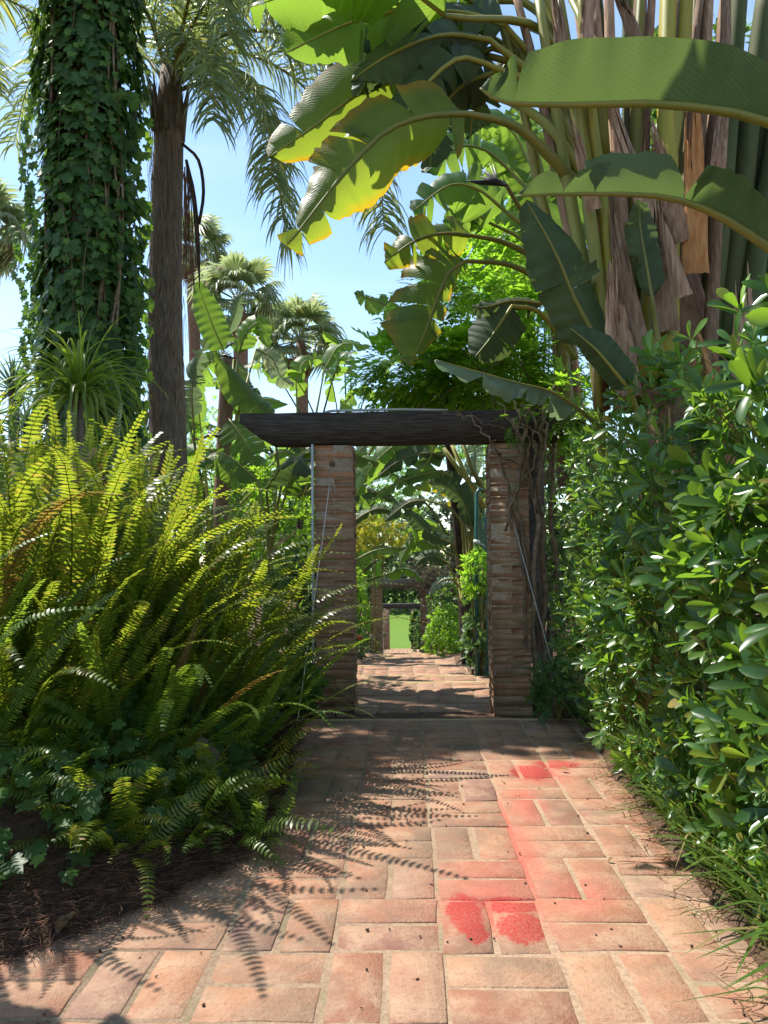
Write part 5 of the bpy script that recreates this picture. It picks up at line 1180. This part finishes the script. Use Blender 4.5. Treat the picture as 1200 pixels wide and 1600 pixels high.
pitto_protos = [p_leaf([(t, w * .80) for t, w in OBO], .25, -.08), p_leaf([(t, w * .72) for t, w in OBO], .15, -.22), p_leaf([(t, w * .85) for t, w in OBO], .35, .08), p_leaf([(t, w * .68) for t, w in OBO], .2, -.36), p_leaf([(t, w * 1.0) for t, w in OBO], .2, -.15)]
pm = proto_meshes('leaf', pitto_protos, M['pitto'])
def hedge(label, y0, y1, n, L, seed, n_ind, z0=.2, z1=2.3, xf=1.12, depth=.55, thin=0.0, group=None):
    rng = random.Random(seed); ym = (y0 + y1) / 2; t = thing('pittosporum_shrub', label, 'shrub', (1.5, ym, .05), 'glossy shrubs of the right hedge'); items = []; tw = MB(); cnt = 0
    while cnt < n:
        y_ = rng.uniform(y0, y1); z_ = rng.uniform(z0, z1); n_ = noise.noise(Vector((y_ * 1.7, z_ * 1.7, seed * .3)))
        if rng.random() < thin + .25 + .6 * n_ * 1.2 + .55 * max(0, z_ - 1.45): continue
        if n_ < -.22 and rng.random() < .8: continue
        prof = .20 * n_ - .12 * max(0, z_ - 1.7) - .10 * max(0, .6 - z_)
        x = xf + .05 - prof + depth * rng.random() ** 1.7
        p = Vector((x, y_, z_)); d = Vector((-.75, -.35, .45)) + rv(rng, .55); cnt += 1
        for m_ in rosette_leaves(p, d, rng.randrange(5, 9), L * rng.uniform(.6, 1.2), rng, 1.0): items.append((rng.randrange(5), m_))
        if rng.random() < .6:
            b_ = p + Vector((.2, rng.uniform(-.15, .15), -.22)); tw.tube([p, p.lerp(b_, .5) + rv(rng, .04), b_], [.002, .0028, .0035], 4, cap=False)
    scatter(t, 'leaf', pitto_protos, pm, items, n_ind, M['pitto'])
    for i in range(4):
        b_ = Vector((1.5 + rng.uniform(-.12, .1), rng.uniform(y0, y1), -.02)); tw.tube(catmull([b_, b_ + Vector((-.05, 0, 1.0)) + rv(rng, .08), b_ + Vector((-.12, 0, 2.0)) + rv(rng, .12)], 8), [.009, .009, .008, .008, .007, .006, .005, .004], 5, cap=False)
    tw.build('twigs', M['twig'], t)
hedge('glossy-leaved shrub nearest the camera at the right edge, large leaves', 1.35, 2.25, 210, .165, 401, 290, .15, 1.95, 1.13, .5)
hedge('glossy-leaved shrub second from the camera in the right hedge', 2.15, 3.0, 240, .16, 402, 280, .12, 2.2, 1.13, .5)
hedge('glossy-leaved shrub in the middle of the right hedge below the orange dry sheaths', 2.9, 3.8, 270, .15, 403, 260, .15, 2.35, 1.13, .5)
hedge('glossy-leaved shrub fourth along the right hedge, under the big dark leaf', 3.7, 4.6, 290, .14, 404, 240, .15, 2.35, 1.12, .5)
hedge('glossy-leaved shrub fifth along the right hedge before the gateway', 4.5, 5.4, 290, .125, 405, 220, .2, 2.4, 1.16, .4)
hedge('small-leaved creeper threaded through the far half of the right hedge', 4.0, 6.0, 420, .055, 407, 200, .1, 2.1, 1.1, .35)
hedge('small-leaved creeper low in the near half of the right hedge', 1.6, 3.9, 300, .06, 408, 200, .05, 1.0, 1.1, .3)
hedge('glossy-leaved shrub at the end of the right hedge beside the brick pillar', 5.3, 6.1, 220, .11, 406, 220, .5, 2.4, 1.2, .35)
shrub('leafy_shrub', 'feathery low plant at the foot of the right hedge by the pillar', 'shrub', P(868, 1075, 5.9), (.16, .25, .22), 60, .16, 'bushy', 104, vine_protos, 3, 50, base=.02)
# dark shrubs added behind the fence to block light and close the view
shrub('screen_shrub', 'dark shrub behind the fence at the far right edge', 'shrub', (2.7, 2.6, 1.1), (.6, .9, 1.3), 260, .18, 'bushy', 111, ova_protos, 6, 20, base=0, shell=.2)
shrub('screen_shrub', 'dark shrub behind the fence under the orange dry sheaths', 'shrub', (2.5, 4.2, 1.0), (.5, 1.0, 1.3), 300, .17, 'bushy', 112, ova_protos, 6, 20, base=0, shell=.2)
shrub('screen_shrub', 'dark shrub behind the fence near the right brick pillar', 'shrub', (2.1, 6.6, 1.0), (.55, 1.1, 1.4), 320, .15, 'bushy', 113, ova_protos, 6, 20, base=-.1, shell=.2)
# grass along the right edge
gr = []; rgx = random.Random(13)
for i in range(2400):
    y_ = rgx.uniform(1.3, 5.9); r_ = lerp_tab(RIGHT, y_); x = r_ + .09 + abs(rgx.gauss(0, .15)); L = rgx.uniform(.12, .48) * (1.0 if y_ < 4.5 else .6)
    if noise.noise(Vector((y_ * 2.2, 0, 0))) < rgx.uniform(-.6, .1): continue
    if x < r_ + .12: L *= .4
    an = math.pi + rgx.gauss(0, 1.5); w = rgx.uniform(1.2, 3.4)
    mt = Matrix.Translation((x, y_, ground_h(x, y_) - .01)) @ Matrix.Rotation(an, 4, 'Z') @ Matrix.Diagonal((L, L * w, L, 1)); gr.append((rgx.randrange(4), np.array(mt)))
V, l, c, u = stamp(blade_protos, gr); tag(link('grass', mesh_from('grass', V, l, c, u), M['grass']), 'long green grass along the foot of the right hedge', 'grass', kind='stuff')
lit = []
for i in range(700):
    y_ = rgx.uniform(1.4, 5.9); r_ = lerp_tab(RIGHT, y_); x = r_ + rgx.gauss(.03, .07); an = rgx.uniform(0, 6.28); L = rgx.uniform(.03, .11)
    lit.append((0, frame((x, y_, max(ground_h(x, y_), 0.0) + rgx.uniform(.002, .012)), Vector((math.cos(an), math.sin(an), rgx.uniform(-.05, .2))), (0, 0, 1), L, .15, .1)))
V, l, c, u = stamp(ndp, lit); tag(link('litter', mesh_from('litter', V, l, c, u), M['dry']), 'dry straw litter along the right edge of the path', 'litter', kind='stuff')

# ---------------------------------------------------------------- beyond the gateway
G = thing('bird_of_paradise_plant', 'large bird of paradise plant arching over the steps beyond the near gateway', 'plant', (P(722, 1000, 11.5).x, 11.5, -.5))
k = MB(); k.tube(catmull([P(735, 1060, 11.5), P(725, 930, 11.5), P(715, 820, 11.5), P(700, 690, 11.4), P(690, 620, 11.3)], 12), [.13, .12, .11, .10, .09, .08, .08, .07, .07, .06, .06, .05], 9); k.build('trunk', M['bark_dark'], G)
gs = [(722, 900, 11.4), (735, 850, 11.3)]
for i, (co, wl, wr, tl, st_, mt, te) in enumerate([
    ([(708, 850), (675, 835), (650, 812), (634, 795)], 16, 18, 20, [(724, 900, 11.4)], 'strel_dark', 3),
    ([(738, 825), (722, 780), (695, 758), (670, 755)], 16, 30, 15, [(735, 900, 11.3)], 'strel_dark', 2),
    ([(668, 782), (640, 785), (618, 800), (600, 815)], 12, 14, 30, [(742, 870, 11.3), (710, 800, 11.2)], 'strel_dark', 3),
    ([(640, 792), (650, 815), (652, 835), (650, 850)], 16, 14, 10, [(720, 880, 11.5), (670, 790, 11.5)], 'pitto_lime', 2),
    ([(700, 712), (660, 708), (620, 722), (590, 745)], 18, 20, 25, [(725, 850, 11.4), (715, 740, 11.4)], 'strel_dark', 4),
    ([(640, 685), (610, 700), (580, 730), (556, 775)], 26, 26, 20, [(730, 850, 11.6), (700, 690, 11.5)], 'strel', 5),
    ([(660, 690), (630, 700), (610, 718), (598, 735)], 18, 14, 25, [(730, 850, 11.6), (700, 680, 11.5)], 'strel_edge', 5),
    ([(735, 745), (742, 720), (742, 705), (735, 690)], 18, 14, 15, [(735, 850, 11.3)], 'strel_pale', 3),
    ([(690, 735), (655, 742), (620, 755), (580, 782)], 12, 14, 35, [(725, 860, 11.4), (712, 760, 11.4)], 'strel', 4),
    ([(745, 800), (752, 830), (748, 860), (738, 880)], 10, 12, 10, [(735, 900, 11.2)], 'strel_edge', 3),
    ([(700, 880), (680, 868), (660, 872), (648, 885)], 14, 14, 35, [(722, 930, 11.4)], 'strel_dark', 4),
    ([(715, 905), (695, 905), (680, 915), (672, 930)], 9, 10, 40, [(722, 940, 11.2)], 'strel_pale', 2),
    ([(680, 690), (670, 720), (650, 740), (635, 775)], 22, 22, 15, [(725, 850, 11.8), (705, 690, 11.7)], 'strel', 6)]):
    pl(G, co, 11.2 + .07 * (i % 4), wl, wr, tl, stalk=gs[:1] + st_, mat=mt, tears=te, seed=500 + i, r0=.03, r1=.014)
k = MB()
for a, b_ in (((758, 795), (706, 695)), ((757, 770), (722, 690)), ((748, 770), (693, 700))): k.tube([P(a[0], a[1], 10.9), P((a[0] + b_[0]) / 2 - 3, (a[1] + b_[1]) / 2, 10.9), P(b_[0], b_[1], 10.9)], [.04, .035, .03], 7)
k.build('stalk', M['petiole'], G)
H = thing('bird_of_paradise_plant', 'bird of paradise plant hidden behind the left pillar, leaves reaching into the gateway', 'plant', (P(530, 1000, 12).x, 12, -.55))
for i, (co, wl, wr, tl, mt, te) in enumerate([([(548, 880), (580, 862), (610, 856), (635, 857)], 9, 14, 40, 'strel', 4), ([(545, 775), (570, 745), (595, 735), (625, 745)], 16, 16, 30, 'strel', 6), ([(540, 790), (560, 770), (590, 770), (620, 785)], 14, 14, 30, 'strel_dark', 5),
                                              ([(545, 820), (575, 800), (600, 795), (640, 812)], 12, 10, 35, 'strel_dark', 4), ([(540, 740), (555, 715), (565, 700), (580, 690)], 18, 18, 15, 'strel_pale', 6), ([(480, 740), (460, 715), (440, 705), (420, 715)], 14, 16, 30, 'strel', 4), ([(490, 720), (470, 700), (450, 690), (425, 690)], 14, 14, 30, 'strel_dark', 4)]):
    pl(H, co, 11.9 + .06 * i, wl, wr, tl, stalk=[(530, 960, 12), (532, 850, 12)], mat=mt, tears=te, seed=530 + i, r0=.025, r1=.012)
K = thing('bird_of_paradise_plant', 'bird of paradise plant beside the left pillar with level leaves under the beam', 'plant', (-1.5, 8.0, -.1))
for i, (b0, m1, tip, w, mt_) in enumerate([((-1.25, 7.9, 2.05), (-.8, 7.7, 2.38), (-.25, 7.5, 2.22), .2, 'strel'), ((-1.4, 8.1, 2.15), (-.95, 8.3, 2.5), (-.4, 8.5, 2.45), .22, 'strel'), ((-1.45, 7.7, 2.0), (-1.1, 7.2, 2.25), (-.85, 6.95, 2.05), .2, 'strel_dark'), ((-1.6, 8.0, 2.1), (-2.0, 7.9, 2.4), (-2.3, 7.8, 2.2), .2, 'strel'), ((-1.35, 8.3, 2.3), (-.7, 8.0, 2.62), (-.05, 7.8, 2.5), .2, 'strel_dark'), ((-1.3, 7.6, 1.9), (-.95, 7.35, 2.2), (-.5, 7.15, 2.2), .18, 'strel')]):
    strel_leaf(K, [Vector(b0), Vector(m1), Vector(tip)], w, w, (-.1, -.25, 1), [Vector((-1.5, 8.0, -.1)), Vector((-1.48, 8.0, 1.2))], mat=mt_, tears=5, seed=780 + i, foldL=.35, foldR=.35)
auto_strel('bird of paradise plant further down on the right of the steps', P(755, 900, 16).x, 16, -1.1, 4.2, 10, 74, .3, 1.3, ('strel', 'strel_dark', 'strel_edge'), 1.3, .25)
auto_strel('bird of paradise plant far down on the left of the steps', P(540, 900, 18).x, 18, -1.5, 4.0, 10, 75, .1, 1.3, ('strel', 'strel_dark'), 1.3, .25)
shrub('lime_shrub', 'bright lime green shrub spilling onto the right side of the steps', 'shrub', P(697, 1000, 14.8), (.42, .55, .72), 420, .10, 'pitto_lime', 121, ova_protos, 6, 120, base=-1.1)
shrub('leafy_shrub', 'sunlit green shrub left of the steps beyond the left pillar', 'shrub', P(548, 960, 14.0), (.36, .6, .85), 420, .10, 'pitto_lime', 122, ova_protos, 6, 100, base=-1.0)
shrub('leafy_shrub', 'dark shrub behind the left pillar at the turn of the steps', 'shrub', P(548, 1000, 13.0), (.26, .4, .5), 160, .09, 'bushy', 123, ova_protos, 6, 60, base=-.9)
shrub('yellow_shrub', 'yellow-flowering shrub high above the steps beyond the gateway', 'shrub', P(590, 840, 17), (.75, .7, .5), 240, .16, 'yellow_leaf', 124, vine_protos, 4, 60, base=-1.2)
shrub('feathery_shrub', 'feathery green shrub covering the left end of the second beam', 'shrub', P(560, 890, 20.5), (.65, .7, .6), 360, .13, 'vine', 125, vine_protos, 4, 60, base=-2.0)
shrub('fence_creeper', 'green creeper climbing the slim green post', 'shrub', P(744, 985, 9.6), (.16, .3, .75), 130, .12, 'bushy', 126, ova_protos, 5, 90, base=-.35)
shrub('fence_creeper', 'pinnate-leaved creeper at the head of the slim green post', 'shrub', P(745, 900, 9.5), (.18, .3, .35), 60, .18, 'vine', 127, vine_protos, 3, 60, base=-.3)
for a, b_, lab in ((560, 995, 'red flower on the dark shrub left of the steps'),):
    fl = thing('red_flower', lab, 'flower', tuple(P(a + 1, b_, 12.6)))
    k = MB(); c0 = P(563, 996, 12.6)
    for i in range(6):
        an = i * 1.05; d = Vector((math.cos(an), -.3, math.sin(an))); k.tube([c0, c0 + d * .03, c0 + d * .055], [.006, .02, .003], 5, .4)
    k.build('petals', M['red_petal'], fl)
# heap of dry vine on the second gateway
dv = thing('dry_vine', 'tangled heap of dry brown vine stems on the second beam', 'vine', (x2r, A2 - .3, z2)); k = MB(); rd = random.Random(3)
for i in range(260):
    a = P(rd.gauss(672, 18), rd.gauss(905, 12), A2 - .4 + rd.uniform(-.3, .4)); b_ = a + Vector((rd.uniform(-.5, .5), rd.uniform(-.3, .2), rd.uniform(-.75, .25)))
    k.tube(catmull([a, a.lerp(b_, .5) + Vector((0, 0, .12)) + rv(rd, .15), b_], 5), [.008, .008, .007, .006, .004], 3, cap=False)
tag(k.build('stem', M['wood_vine'], dv), kind='stuff')
shrub('leafy_shrub', 'dark shrub right of the second gateway beneath the dry vine', 'shrub', P(705, 960, 21), (.7, .6, 1.1), 300, .14, 'bushy', 131, ova_protos, 6, 40, base=-2.6)
shrub('leafy_shrub', 'shrub between the second and farthest gateways on the right', 'shrub', P(668, 990, 33), (.70, .9, 1.1), 260, .16, 'bushy', 132, ova_protos, 6, 30, base=-4.0)
shrub('leafy_shrub', 'ivy-like shrub smothering the right pillar of the farthest gateway', 'shrub', (x3r + .1, A3 - .5, z3 - 1.2), (.35, .3, 1.2), 160, .2, 'ivy', 134, ivy_protos, 4, 20, base=-4.3)
shrub('leafy_shrub', 'dark shrub between the second and farthest gateways on the left', 'shrub', P(576, 980, 33), (.7, .9, 1.4), 260, .16, 'ivy', 133, ova_protos, 6, 30, base=-4.0)
# trees and tall shrubs further off
def tree(label, px, py, Y, r, n, leaf, mat, seed, zb, protos=ova_protos, per=6):
    c = P(px, py, Y); t = shrub('broadleaf_tree', label, 'tree', c, r, n, leaf, mat, seed, protos, per, 10, base=zb, shell=.25, stems=10, flat_bottom=-.9)
    k = MB(); k.tube(catmull([(c.x, c.y, zb - .3), (c.x + .1, c.y, (zb + c.z) / 2), (c.x, c.y, c.z + r[2] * .4)], 8), [.22, .2, .18, .16, .14, .11, .08, .04], 8); k.build('trunk', M['bark_dark'], t)
tree('tall pale green tree closing the view above the second gateway', 548, 745, 26, (3.2, 2, 2.3), 800, .26, 'vine', 154, -2.7, vine_protos, 4)
tree('bright leafy tree filling the space between the torn leaves and thick stalks', 815, 370, 10.5, (.85, .7, 1.5), 520, .2, 'vine', 155, -.3, vine_protos, 4)
tree('grey-green tree far behind the steps, right of the dry vine', 705, 840, 30, (3.0, 2.5, 2.4), 700, .3, 'grey_leaf', 141, -3.2)
tree('green tree behind the second gateway, left of centre', 550, 830, 32, (3.0, 2.5, 2.2), 700, .28, 'bushy', 142, -3.4)
tree('tall green tree behind the climbing vine on the beam', 760, 640, 20, (2.2, 1.8, 2.0), 700, .24, 'vine', 143, -1.9, vine_protos, 4)
tree('green tree behind the right pillar and vine stems', 860, 800, 14, (1.6, 1.4, 2.2), 700, .2, 'bushy', 144, -.7)
tree('low green tree left of the left pillar in the background', 430, 790, 24, (3.2, 2, 2.0), 700, .26, 'bushy', 145, -2.5)
tree('pale green tree between the fan palms and the ivy trunk', 345, 760, 16, (1.7, 1.4, 1.9), 700, .2, 'vine', 146, -1.2, vine_protos, 4)
tree('dark tree behind the ivy trunk and ferns at left', 120, 800, 15, (3.0, 1.5, 1.7), 800, .22, 'ivy', 147, -.9)
tree('dark tree behind the ferns at the left edge', -60, 790, 14, (2.2, 1.5, 1.6), 500, .22, 'bushy', 148, -.8)
tree('distant tree across the lawn, right half', 690, 900, 62, (6, 3, 3.6), 600, .6, 'bushy', 149, -4.0)
tree('distant tree across the lawn, left half', 572, 898, 64, (6, 3, 3.8), 600, .6, 'bushy', 150, -4.0)
tree('distant pale tree across the lawn at far left', 420, 850, 80, (8, 4, 5), 600, .6, 'grey_leaf', 151, -4.0)
tree('distant tree far right behind the hedge', 850, 860, 70, (8, 4, 6), 600, .6, 'bushy', 152, -4.0)
tree('tall dark tree behind the giant bird of paradise at the right edge', 1130, 330, 9.5, (1.9, 1.2, 2.6), 600, .24, 'ivy', 153, -.2)
# fallen leaf and crumbs on the path
def dead(label, px, py, L, seed):
    rng = random.Random(seed); Yv = 1.35 * F_PX / (py - 856) * .99; p = P(px, py, Yv); p.z = max(ground_h(p.x, p.y), .002) + .012
    me = mesh_from('fallen_leaf', *p_leaf(OVA, .5, -.5)); o = link('fallen_leaf', me, M['dry']); o.matrix_basis = Matrix(frame(p, rv(rng), Vector((0, -.2, 1)), L)); tag(o, label, 'leaf')
dead('curled tan fallen leaf on the mulch at lower left', 90, 1446, .09, 5)
dead('small dry brown leaf at the right end of the red stain', 876, 1196, .05, 2)
dead('tiny pale dry leaf on pavers near the right edge', 958, 1330, .035, 3)
cr = MB(); rc = random.Random(9)
for i in range(160):
    y_ = rc.uniform(1.9, 5.8); x = rc.uniform(lerp_tab(LEFT, y_) + .05, lerp_tab(RIGHT, y_) - .02); r_ = rc.uniform(.002, .006)
    cr.tube([(x, y_, .001), (x + rc.uniform(-.01, .01), y_ + rc.uniform(-.006, .006), .004)], [r_, r_ * .6], 5)
tag(cr.build('crumbs', M['bark_dark']), 'scattered dark crumbs of soil on the brick path', 'debris', kind='stuff')
